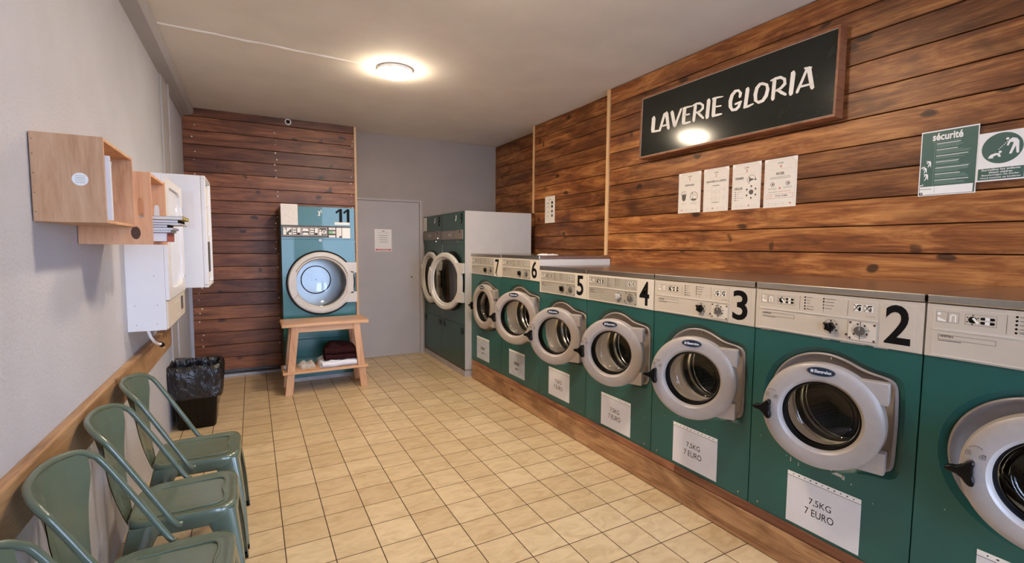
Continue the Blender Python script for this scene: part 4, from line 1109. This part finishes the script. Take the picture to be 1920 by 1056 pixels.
# payment cabinet, deeper, with open compartments in its front
D4 = .322
t = wall_thing('payment_cabinet', 'large white wall cabinet with open front slots, farthest along the left wall', 'cabinet', 4.05, D4, 1.150)
Lx, Hz = .46, .795
m = MB(M_WHITE)
fr = rrect(0, Lx, 0, Hz, .01, 3)
m.box(0, Lx, .03, D4-.001, 0, Hz)
m.box(0, Lx, .0, .03, 0, .02).box(0, Lx, 0, .03, Hz-.02, Hz).box(0, .02, 0, .03, .02, Hz-.02).box(Lx-.02, Lx, 0, .03, .02, Hz-.02)
m.build('body', t, bevel=.006)
k = MB(M_WHITEB, M_GREYP, M_NAVY, M_INK)
k.box(.03, .43, .018, .031, .60, .74, 0); k.box(.05, .20, .012, .019, .64, .72, 1); k.box(.03, .43, .020, .031, .40, .58, 0); k.box(.05, .16, .014, .021, .47, .56, 2)
k.box(.03, .43, .018, .031, .05, .38, 0); k.box(.08, .20, .010, .019, .18, .30, 3); k.box(.25, .40, .012, .019, .10, .33, 1)
k.build('fascia', t, bevel=.002)
sl = MB(M_WHITEB)
for i in range(2): sl.xz(rrect(.0, .001, 0, .001, .0003, 1), -.0001, 0)
# card on its near side, blank white to stand for the light reflection
k = MB(M_PAPER, M_PALEP)
k.box(-.0012, -.0002, .07, .25, .42, .68, 0)
k.build('side_card', t)

# ------------------------------------------------------------------ security camera
t = thing('security_camera', 'small round white security camera near the ceiling on the wooden back wall', 'camera', (.397, YW, 2.842))
f = lambda r_, a, y: (r_*cos(a), y, r_*sin(a))
MB(M_WHITE).lathe([(.036, .0), (.036, -.016), (.033, -.024), (.026, -.027), (.020, -.024)], f, 36).build('base', t, smooth=40)
MB(M_BLACK).lathe([(.0215, -.022), (.019, -.034), (.012, -.042), (.001, -.045)], f, 28).build('lens', t, smooth=60)

# ------------------------------------------------------------------ the big sign
t = thing('sign_board', 'large dark sign board reading LAVERIE GLORIA in a thin wooden frame', 'sign', (2.81, 2.238, 2.42), -pi/2)
t.rotation_euler = (RAD(-1.6), 0, -pi/2+RAD(.5))
hw, z0_, z1_ = .745, -.243, .245
MB(M_SIGN).box(-hw+.010, hw-.010, .001, .012, z0_+.010, z1_-.010).build('board', t)
fr = MB(M_SIGNFR)
fr.box(-hw, hw, -.006, .069, z1_-.013, z1_).box(-hw, hw, -.006, .069, z0_, z0_+.013).box(-hw, -hw+.013, -.006, .069, z0_+.013, z1_-.013).box(hw-.013, hw, -.006, .069, z0_+.013, z1_-.013)
fr.build('frame', t, bevel=.0015)
ed = MB(M_PANELHI)
ed.box(-hw+.013, hw-.013, -.0005, .002, z1_-.0155, z1_-.013).box(-hw+.013, hw-.013, -.0005, .002, z0_+.013, z0_+.0155).box(-hw+.013, -hw+.0155, -.0005, .002, z0_+.0155, z1_-.0155).box(hw-.0155, hw-.013, -.0005, .002, z0_+.0155, z1_-.0155)
ed.build('edge_bead', t)
LETTERS = [([(-0.621,0.061),(-0.625,-0.041)],[(-0.582,0.051),(-0.587,-0.05)]),([(-0.615,-0.057),(-0.568,-0.062),(-0.526,-0.061)],[(-0.618,-0.04),(-0.572,-0.045),(-0.53,-0.05)]),([(-0.503,0.066),(-0.544,-0.053)],[(-0.478,0.056),(-0.522,-0.062)]),([(-0.489,0.065),(-0.459,-0.058)],[(-0.455,0.061),(-0.431,-0.061)]),([(-0.516,-0.034),(-0.448,-0.035)],[(-0.521,-0.02),(-0.453,-0.021)]),([(-0.434,0.059),(-0.4,-0.053)],[(-0.401,0.056),(-0.37,-0.055)]),([(-0.34,0.063),(-0.393,-0.052)],[(-0.322,0.054),(-0.371,-0.062)]),([(-0.315,0.061),(-0.32,-0.046)],[(-0.283,0.051),(-0.288,-0.055)]),([(-0.312,0.051),(-0.275,0.051),(-0.226,0.05)],[(-0.318,0.064),(-0.28,0.065),(-0.229,0.059)]),([(-0.301,-0.002),(-0.249,-0.002)],[(-0.306,0.011),(-0.253,0.009)]),([(-0.309,-0.06),(-0.275,-0.064),(-0.237,-0.061)],[(-0.312,-0.045),(-0.281,-0.047),(-0.241,-0.049)]),([(-0.216,0.058),(-0.223,-0.052)],[(-0.189,0.049),(-0.198,-0.059)]),([(-0.221,0.052),(-0.189,0.054),(-0.164,0.049),(-0.148,0.035),(-0.147,0.022),(-0.165,0.008),(-0.193,0.004)],[(-0.227,0.062),(-0.196,0.069),(-0.16,0.064),(-0.128,0.039),(-0.127,0.01),(-0.154,-0.006),(-0.187,-0.009)]),([(-0.19,-0.005),(-0.162,-0.033),(-0.133,-0.059)],[(-0.176,0.004),(-0.146,-0.024),(-0.121,-0.052)]),([(-0.105,0.066),(-0.112,-0.053)],[(-0.075,0.056),(-0.082,-0.062)]),([(-0.058,0.063),(-0.061,-0.053)],[(-0.029,0.054),(-0.032,-0.061)]),([(-0.059,0.055),(-0.018,0.053),(0.025,0.051)],[(-0.063,0.066),(-0.022,0.066),(0.023,0.058)]),([(-0.04,-0.004),(0.014,-0.009)],[(-0.043,0.008),(0.012,0.001)]),([(-0.052,-0.064),(-0.012,-0.067),(0.023,-0.064)],[(-0.057,-0.051),(-0.018,-0.05),(0.019,-0.054)]),([(0.16,0.014),(0.166,0.04),(0.142,0.069),(0.109,0.074),(0.081,0.052),(0.068,0.014),(0.071,-0.027),(0.095,-0.061),(0.132,-0.066),(0.156,-0.05),(0.165,-0.025)],[(0.141,0.022),(0.144,0.042),(0.136,0.055),(0.122,0.055),(0.104,0.037),(0.096,0.003),(0.098,-0.029),(0.105,-0.045),(0.122,-0.047),(0.137,-0.037),(0.145,-0.015)]),([(0.122,-0.027),(0.168,-0.022)],[(0.116,-0.014),(0.161,-0.008)]),([(0.191,0.061),(0.181,-0.052)],[(0.218,0.05),(0.207,-0.061)]),([(0.186,-0.065),(0.219,-0.065),(0.252,-0.055)],[(0.181,-0.053),(0.212,-0.05),(0.248,-0.046)]),([(0.306,0.049),(0.326,0.038),(0.33,0.018),(0.322,-0.016),(0.305,-0.039),(0.284,-0.042),(0.275,-0.033),(0.273,-0.001),(0.279,0.034),(0.294,0.051),(0.306,0.049)],[(0.307,0.066),(0.341,0.047),(0.353,0.011),(0.345,-0.03),(0.32,-0.057),(0.285,-0.061),(0.254,-0.036),(0.247,0.007),(0.257,0.048),(0.281,0.069),(0.307,0.066)]),([(0.37,0.063),(0.366,-0.053)],[(0.394,0.054),(0.389,-0.061)]),([(0.36,0.055),(0.391,0.056),(0.419,0.053),(0.436,0.041),(0.439,0.023),(0.42,0.004),(0.392,-0.005)],[(0.355,0.064),(0.385,0.072),(0.419,0.071),(0.453,0.047),(0.458,0.011),(0.431,-0.01),(0.397,-0.016)]),([(0.397,-0.011),(0.425,-0.037),(0.456,-0.057)],[(0.406,-0.0),(0.435,-0.023),(0.462,-0.044)]),([(0.481,0.073),(0.475,-0.051)],[(0.509,0.062),(0.501,-0.06)]),([(0.567,0.069),(0.544,0.012),(0.516,-0.05)],[(0.581,0.06),(0.558,0.002),(0.532,-0.061)]),([(0.57,0.066),(0.599,-0.054)],[(0.597,0.063),(0.622,-0.056)]),([(0.54,-0.034),(0.611,-0.036)],[(0.536,-0.021),(0.608,-0.024)]),([(0.561,0.064),(0.599,0.057)],[(0.559,0.076),(0.597,0.069)])]
lt = MB(M_WHITEB)
for A_, B_ in LETTERS:
    n = lt.add([(x, -.0015, z) for x, z in A_]+[(x, -.0015, z) for x, z in B_]); k = len(A_)
    for i in range(k-1):
        q = (n+i, n+i+1, n+k+i+1, n+k+i)
        lt.face(q)
    # rounded ends
    for e in (0, k-1):
        ax, az = A_[e]; bx_, bz_ = B_[e]; r_ = math.hypot(ax-bx_, az-bz_)/2
        j = lt.add([((ax+bx_)/2+r_*.66*cos(2*pi*q/14), -.0016, (az+bz_)/2+r_*.66*sin(2*pi*q/14)) for q in range(14)]); lt.face(range(j, j+14))
lt.build('lettering', t)

# ------------------------------------------------------------------ posters (slots: 0 paper 1 ink 2 red 3 grey 4 pale 5 white tape)
def poster(label, y_far, y_near, z0, z1, name='poster', wall=XR, cat='poster', group='laundry instruction posters on the wooden wall', mats=None, th=.0012):
    w = y_far-y_near
    mb = MB(*(mats or (M_PAPERW, M_INK, M_RED, M_GREYP, M_PALEP, M_WHITEB)))
    mb.box(-w/2, w/2, -th, 0, 0, z1-z0)
    o = (mb, w, z1-z0, dict(loc=(wall-.0005, (y_far+y_near)/2, z0), rz=-pi/2, label=label, cat=cat, group=group, name=name))
    return o
def done(p):
    mb, w, h, d = p
    o = mb.build(d['name'], None, d['loc'], d['rz']); tag(o, d['label'], d['cat'], d['group']); return o
Y_ = -.0016
def common(p, num, red=True, head='LAVER'):
    mb, w, h, d = p
    frame(mb, -w/2+.010, w/2-.010, .012, h-.012, .0008, Y_, 4)
    text(mb, head, -.018, .018, h*.885, h*.915, Y_, 3, .02)
    if num == '1': one(mb, -.006, .003, h*.80, h*.865, Y_-.0004, 2)
    else: text(mb, num, -.008, .008, h*.80, h*.865, Y_, 2)
    rect(mb, -w*.36, w*.36, h*.775, h*.778, Y_, 4)
    for k in range(4):
        x = -w*.33+k*w*.22
        mb.ringd(x, h*.075, .0055, .0014, Y_, -.0012, 2 if str(k+1) == num else 4, 12)
        if str(k+1) == num: mb.disc(x, h*.075, .0035, Y_, -.0012, 2, 10)
        if k < 3: rect(mb, x+w*.06, x+w*.16, h*.074, h*.077, Y_, 4)
    for sx in (-1, 1): mb.xz([(sx*w/2, h-.03), (sx*w/2, h), (sx*(w/2-.03), h)][::(1 if sx < 0 else -1)][::-1], Y_-.0004, -.0012, 5)
def lines(mb, x0, x1, z, n, dz, mi=4, t=.0014, var=.2, seed=0):
    r_ = random.Random(seed)
    for k in range(n):
        c_ = (x1-x0)*var*r_.random()/2; rect(mb, x0+c_, x1-c_, z-k*dz, z-k*dz+t, Y_, mi)
p = poster('first white instruction poster from the left, headed PREPARER with a basket and a drum', 2.633, 2.427, 1.719, 2.017); common(p, '1')
mb, w, h, _ = p; text(mb, 'PR\u00c9PARER', -.042, .044, h*.665, h*.72, Y_, 3, .03)
mb.xz([(-.070, h*.46), (-.066, h*.34), (-.050, h*.29), (-.034, h*.34), (-.030, h*.46)], Y_, -.0012, 3); frame(mb, -.075, -.026, h*.455, h*.475, .002, Y_, 3)
for q in ((-.068, .50), (-.055, .53), (-.038, .51)): mb.ringd(q[0], h*q[1], .010, .002, Y_, -.0012, 3, 12, .4, 4.4)
mb.ringd(.042, h*.40, .034, .003, Y_, -.0012, 3, 30); mb.ringd(.042, h*.40, .016, .002, Y_, -.0012, 3, 20, 0, 4)
mb.xz([(.018, h*.33), (.030, h*.355), (.045, h*.34), (.066, h*.34), (.056, h*.305), (.028, h*.305)][::-1], Y_, -.0012, 3)
mb.xz([(.016, h*.45), (.026, h*.50), (.036, h*.51), (.030, h*.48)], Y_, -.0012, 3)
lines(mb, -.080, -.020, h*.235, 1, .01, 3); lines(mb, .010, .076, h*.245, 2, .008, 3); done(p)
p = poster('second white instruction poster, headed AJOUTER LA LESSIVE with a pale drawer diagram', 2.402, 2.196, 1.716, 2.018); common(p, '2')
mb, w, h, _ = p; text(mb, 'AJOUTER LA LESSIVE', -.082, .082, h*.665, h*.72, Y_, 3, .03)
rect(mb, -.028, .028, h*.595, h*.605, Y_, 1); rect(mb, -.028, .028, h*.205, h*.213, Y_, 1)
frame(mb, -.034, .034, h*.22, h*.585, .0012, Y_, 4); rect(mb, -.0006, .0006, h*.22, h*.585, Y_, 4)
for zz in (.50, .31): lines(mb, -.080, -.036, h*zz, 1, .01, 4); lines(mb, .036, .052, h*zz, 1, .01, 4); lines(mb, .054, .080, h*(zz+.02), 3, .008, 4)
for sx in (-.017, .017):
    for zz in (.45, .30): mb.ringd(sx, h*zz, .012, .0012, Y_, -.0012, 4, 16)
done(p)
p = poster('third white instruction poster, headed FERMER and REGLER with a dial diagram', 2.168, 1.960, 1.717, 2.018); common(p, '3')
mb, w, h, _ = p; text(mb, 'FERMER', -.080, -.018, h*.655, h*.705, Y_, 3, .03); text(mb, 'R\u00c9GLER', -.084, -.024, h*.43, h*.495, Y_, 3, .03)
mb.ringd(.038, h*.63, .030, .0022, Y_, -.0012, 3, 28, -.3, 4.3); mb.xz([(.022, h*.565), (.030, h*.60), (.062, h*.63), (.030, h*.66), (.022, h*.705), (.020, h*.64)], Y_, -.0012, 3); mb.disc(.066, h*.625, .006, Y_, -.0012, 3, 12)
for k in range(5): mb.disc(-.078, h*(.385-k*.045), .004, Y_, -.0012, 3, 10); rect(mb, -.070, (-.030, -.050, -.053, -.018, -.052)[k], h*(.383-k*.045), h*(.388-k*.045), Y_, 3)
mb.disc(.038, h*.36, .016, Y_, -.0012, 3, 24)
for k in range(6):
    a = pi/2+k*pi/3; mb.disc(.038+.036*cos(a), h*.36+.038*sin(a), .0065, Y_, -.0012, 3, 12); rect(mb, .038+.036*cos(a)-.010, .038+.036*cos(a)+.010, h*.36+.038*sin(a)-.013, h*.36+.038*sin(a)-.0115, Y_, 4)
done(p)
p = poster('fourth white instruction poster, headed PAYER, nearest the camera of the four', 1.937, 1.729, 1.714, 2.015); common(p, '4')
mb, w, h, _ = p; text(mb, 'PAYER', -.026, .026, h*.655, h*.715, Y_, 3, .03)
lines(mb, -.078, .078, h*.615, 2, .009, 3, .002)
for sx in (-.048, .050): mb.ringd(sx, h*.475, .0135, .003, Y_, -.0012, 3, 24); mb.disc(sx+.002, h*.475, .006, Y_, -.0012, 3, 12)
mb.xz([(-.008, h*.375), (.008, h*.375), (0, h*.415)], Y_, -.0012, 2); lines(mb, -.082, -.018, h*.395, 2, .007, 3); lines(mb, .018, .082, h*.405, 2, .007, 3)
lines(mb, -.080, -.012, h*.315, 1, .01, 3, .002); rect(mb, -.008, .072, h*.315, h*.321, Y_, 2)
frame(mb, -.084, .084, h*.185, h*.275, .0012, Y_, 2); mb.ringd(-.060, h*.23, .009, .0012, Y_, -.0012, 2, 18); text(mb, 'CYCLE : 30 MIN', -.028, .050, h*.215, h*.25, Y_, 3, .02)
done(p)
p = poster('narrow white sheet of small pictures on the wood above washing machine 6', 4.672, 4.470, 1.729, 2.028, wall=2.97, group=None)
mb, w, h, _ = p; rect(mb, -.02, .02, h*.86, h*.875, Y_, 3); lines(mb, -.04, .05, h*.12, 1, .01, 4)
for k, zz in enumerate((.74, .60, .42, .26)): rect(mb, -.065, -.012, h*zz, h*(zz+.018), Y_, 3 if k == 0 else 4); mb.disc(.045, h*(zz+.01), .017, Y_, -.0012, 1 if k < 2 else 3, 14); lines(mb, -.065, -.02, h*(zz-.02), 2, .008, 4)
done(p)
# notice on the grey door
mb = MB(M_PAPERW, M_INK, M_RED, M_GREYP, M_PALEP); w, h = .218, .283
mb.box(-w/2, w/2, -.0012, 0, 0, h); rect(mb, -.02, .02, h*.90, h*.925, Y_, 3); lines(mb, -.085, .085, h*.84, 1, .01, 3, .002)
for k in range(4): rect(mb, -.06+.01*(k % 2), .06, h*(.70-k*.10), h*(.735-k*.10), Y_, 4)
lines(mb, -.08, .08, h*.20, 1, .01, 4); rect(mb, -.10, .10, h*.03, h*.10, Y_, 2); text(mb, 'LAVERIE', -.07, .07, h*.045, h*.085, Y_-.0004, 0)
o = mb.build('notice', None, (1.497, YB-.0125, 1.388), 0); tag(o, 'white printed notice with a reddish foot taped to the grey door', 'notice')
# safety notice, green, in a plastic sleeve
SM = (M_GREENS, M_WHITEB, M_GREENL, M_INK, M_CABGL, M_GREYP)
mb = MB(*SM); w, h = .212, .306
mb.box(-w/2, w/2, -.0012, 0, 0, h, 1); rect(mb, -w/2+.004, w/2-.004, .004, h-.006, -.0014, 0)
text(mb, 's\u00e9curit\u00e9', -.062, .050, h-.048, h-.014, -.0018, 1, .03)
rect(mb, -.062, .045, h-.056, h-.0545, -.0017, 2)
rect(mb, -.052, -.0505, .045, h-.06, -.0017, 2)
rr_ = random.Random(4)
for k in range(34):
    z = h-.064-k*.0057
    if k in (4, 9, 13, 18, 24, 29): continue
    x1_ = .03+rr_.random()*.055
    rect(mb, -.045 if k % 5 else -.045, x1_, z-.0012, z+(.0010 if k % 5 else .0016), -.0017, 1 if k % 5 == 0 else 2)
rect(mb, -w/2+.006, w/2-.010, .006, .044, -.0017, 1); rect(mb, -.043, -.0422, .010, .040, -.0019, 5); lines_y = Y_
rect(mb, -.10, -.055, .031, .033, -.0019, 5); frame(mb, -w/2+.006, -w/2+.018, .006, .016, .003, -.0019, 3)
def fig(mb, x, z, s, pts, mi=1, y=-.0019):
    for P in pts:
        P = [(x+a*s, z+b*s) for a, b in P]
        ar = sum(P[i][0]*P[(i+1) % len(P)][1]-P[(i+1) % len(P)][0]*P[i][1] for i in range(len(P)))
        if ar < 0: P = P[::-1]
        mb.xz(P, y, -.0012, mi)
ADULT = [[(-.20, .62), (.02, .80), (.30, .70), (.46, .45), (.50, -.60), (.34, -.60), (.26, .05), (.02, -.62), (-.14, -.60), (.08, .20), (.10, .38), (-.10, .42), (-.22, .12), (-.34, .16), (-.24, .52)],
         [(-.30+.11*cos(q*.628), .76+.11*sin(q*.628)) for q in range(10)]]
CHILD = [[(-1.32, -.82), (-1.0, -.82), (-1.02, -.70), (-.78, -.58), (-.66, -.78), (-.54, -.76), (-.62, -.46), (-.90, -.42), (-1.18, -.52), (-1.30, -.70)], [(-.60+.10*cos(q*.628), -.36+.10*sin(q*.628)) for q in range(10)]]
fig(mb, -.072, .150, .021, ADULT+CHILD[:1]); fig(mb, -.086, .122, .018, ADULT[:1]); fig(mb, -.080, .090, .020, ADULT); fig(mb, -.078, .062, .018, CHILD+ADULT[1:])
o = mb.build('safety_notice', None, (XR-.0008, 1.022, 1.717), -pi/2); tag(o, 'dark green safety notice headed securite, in a clear sleeve', 'notice')
sv = MB(M_CABGL); sv.box(w/2, w/2+.014, -.0016, -.0010, .012, h+.004); sv.build('plastic_sleeve', o)
mb = MB(*SM); w, h = .155, .212
mb.box(-w/2, w/2, -.002, 0, 0, h, 1); mb.disc(0, h-.072, .066, -.0026, -.002, 0, 48); rect(mb, -w/2+.004, w/2-.004, .006, .056, -.0023, 0)
fig(mb, .030, h-.072, .048, ADULT, 1, -.0030); fig(mb, .026, h-.070, .052, CHILD, 1, -.0030)
for k in range(6): u = k/6; rect(mb, .014-.030*u, .017-.030*u, h-.050-.034*u, h-.046-.034*u, -.0030, 1)
for k, (s_, hw_) in enumerate((('Surveillez les enfants', .062), ('Watch children', .038), ('Beaufsichtigen Sie Kinder', .060), ('Houd toezicht op kinderen', .064))):
    text(mb, s_, -hw_, hw_, .0455-k*.0118, .0535-k*.0118, -.0026, 1, .02)
o = mb.build('safety_sign', None, (XR-.0008, .838, 1.762), -pi/2); tag(o, 'white and green round-pictogram sign about watching children, at the right edge', 'sign')

# ------------------------------------------------------------------ price notices on the machine fronts
def price(y_far, y_near, z0, z1, label, kind=0, tilt=0):
    w = y_far-y_near; h = z1-z0
    mb = MB(M_PAPER if kind == 0 else M_PAPERD, M_INK, M_WHITEB, M_GREYP)
    mb.box(-w/2, w/2, -.0016, -.0004, 0, h); st = .019
    mb.box(-w/2, w/2, -.0020, -.0004, h-st, h, 2); rect(mb, -w/2, w/2, h-st-.0018, h-st, -.0022, 1)
    for k in range(11):
        x = -w/2+w*(.09+.082*k); mb.disc(x, h-st*.5, .0026 if k in (0, 2, 5, 8, 10) else .0042, -.0024, -.0018, 1, 10, .0024)
    if kind == 0:
        text(mb, '7,5KG', -.052, .040, h*.40+.022, h*.40+.054, -.0019, 1, .0)
        text(mb, '7 EURO', -.068, .052, h*.40-.024, h*.40+.008, -.0019, 1, .0)
    else:
        for zz, a in ((.52, .05), (.46, .045), (.28, .03)): rect(mb, -a, a, h*zz, h*zz+.010, -.0019, 3)
    o = mb.build('price_notice', None, (XM-.0006, (y_far+y_near)/2, z0), -pi/2); o.rotation_euler = (0, tilt, -pi/2) if tilt else (0, 0, -pi/2)
    return tag(o, label, 'notice', 'price notices on the washing machines')
price(1.249, .949, .218, .452, 'sheet reading 7,5KG 7 EURO under the door of washing machine 2')
price(1.924, 1.625, .222, .455, 'sheet reading 7,5KG 7 EURO under the door of washing machine 3')
price(2.577, 2.281, .223, .450, 'sheet reading 7,5KG 7 EURO under the door of washing machine 4')
price(3.253, 2.960, .250, .478, 'sheet reading 7,5KG 7 EURO under the door of washing machine 5')
price(3.946, 3.650, .255, .490, 'greyish crinkled sheet under the door of washing machine 6', 1)
price(4.688, 4.380, .255, .492, 'greyish crinkled sheet under the door of washing machine 7', 1)
price(.600, .300, .218, .452, 'sheet below the door of the machine nearest the camera, only its corner in view')
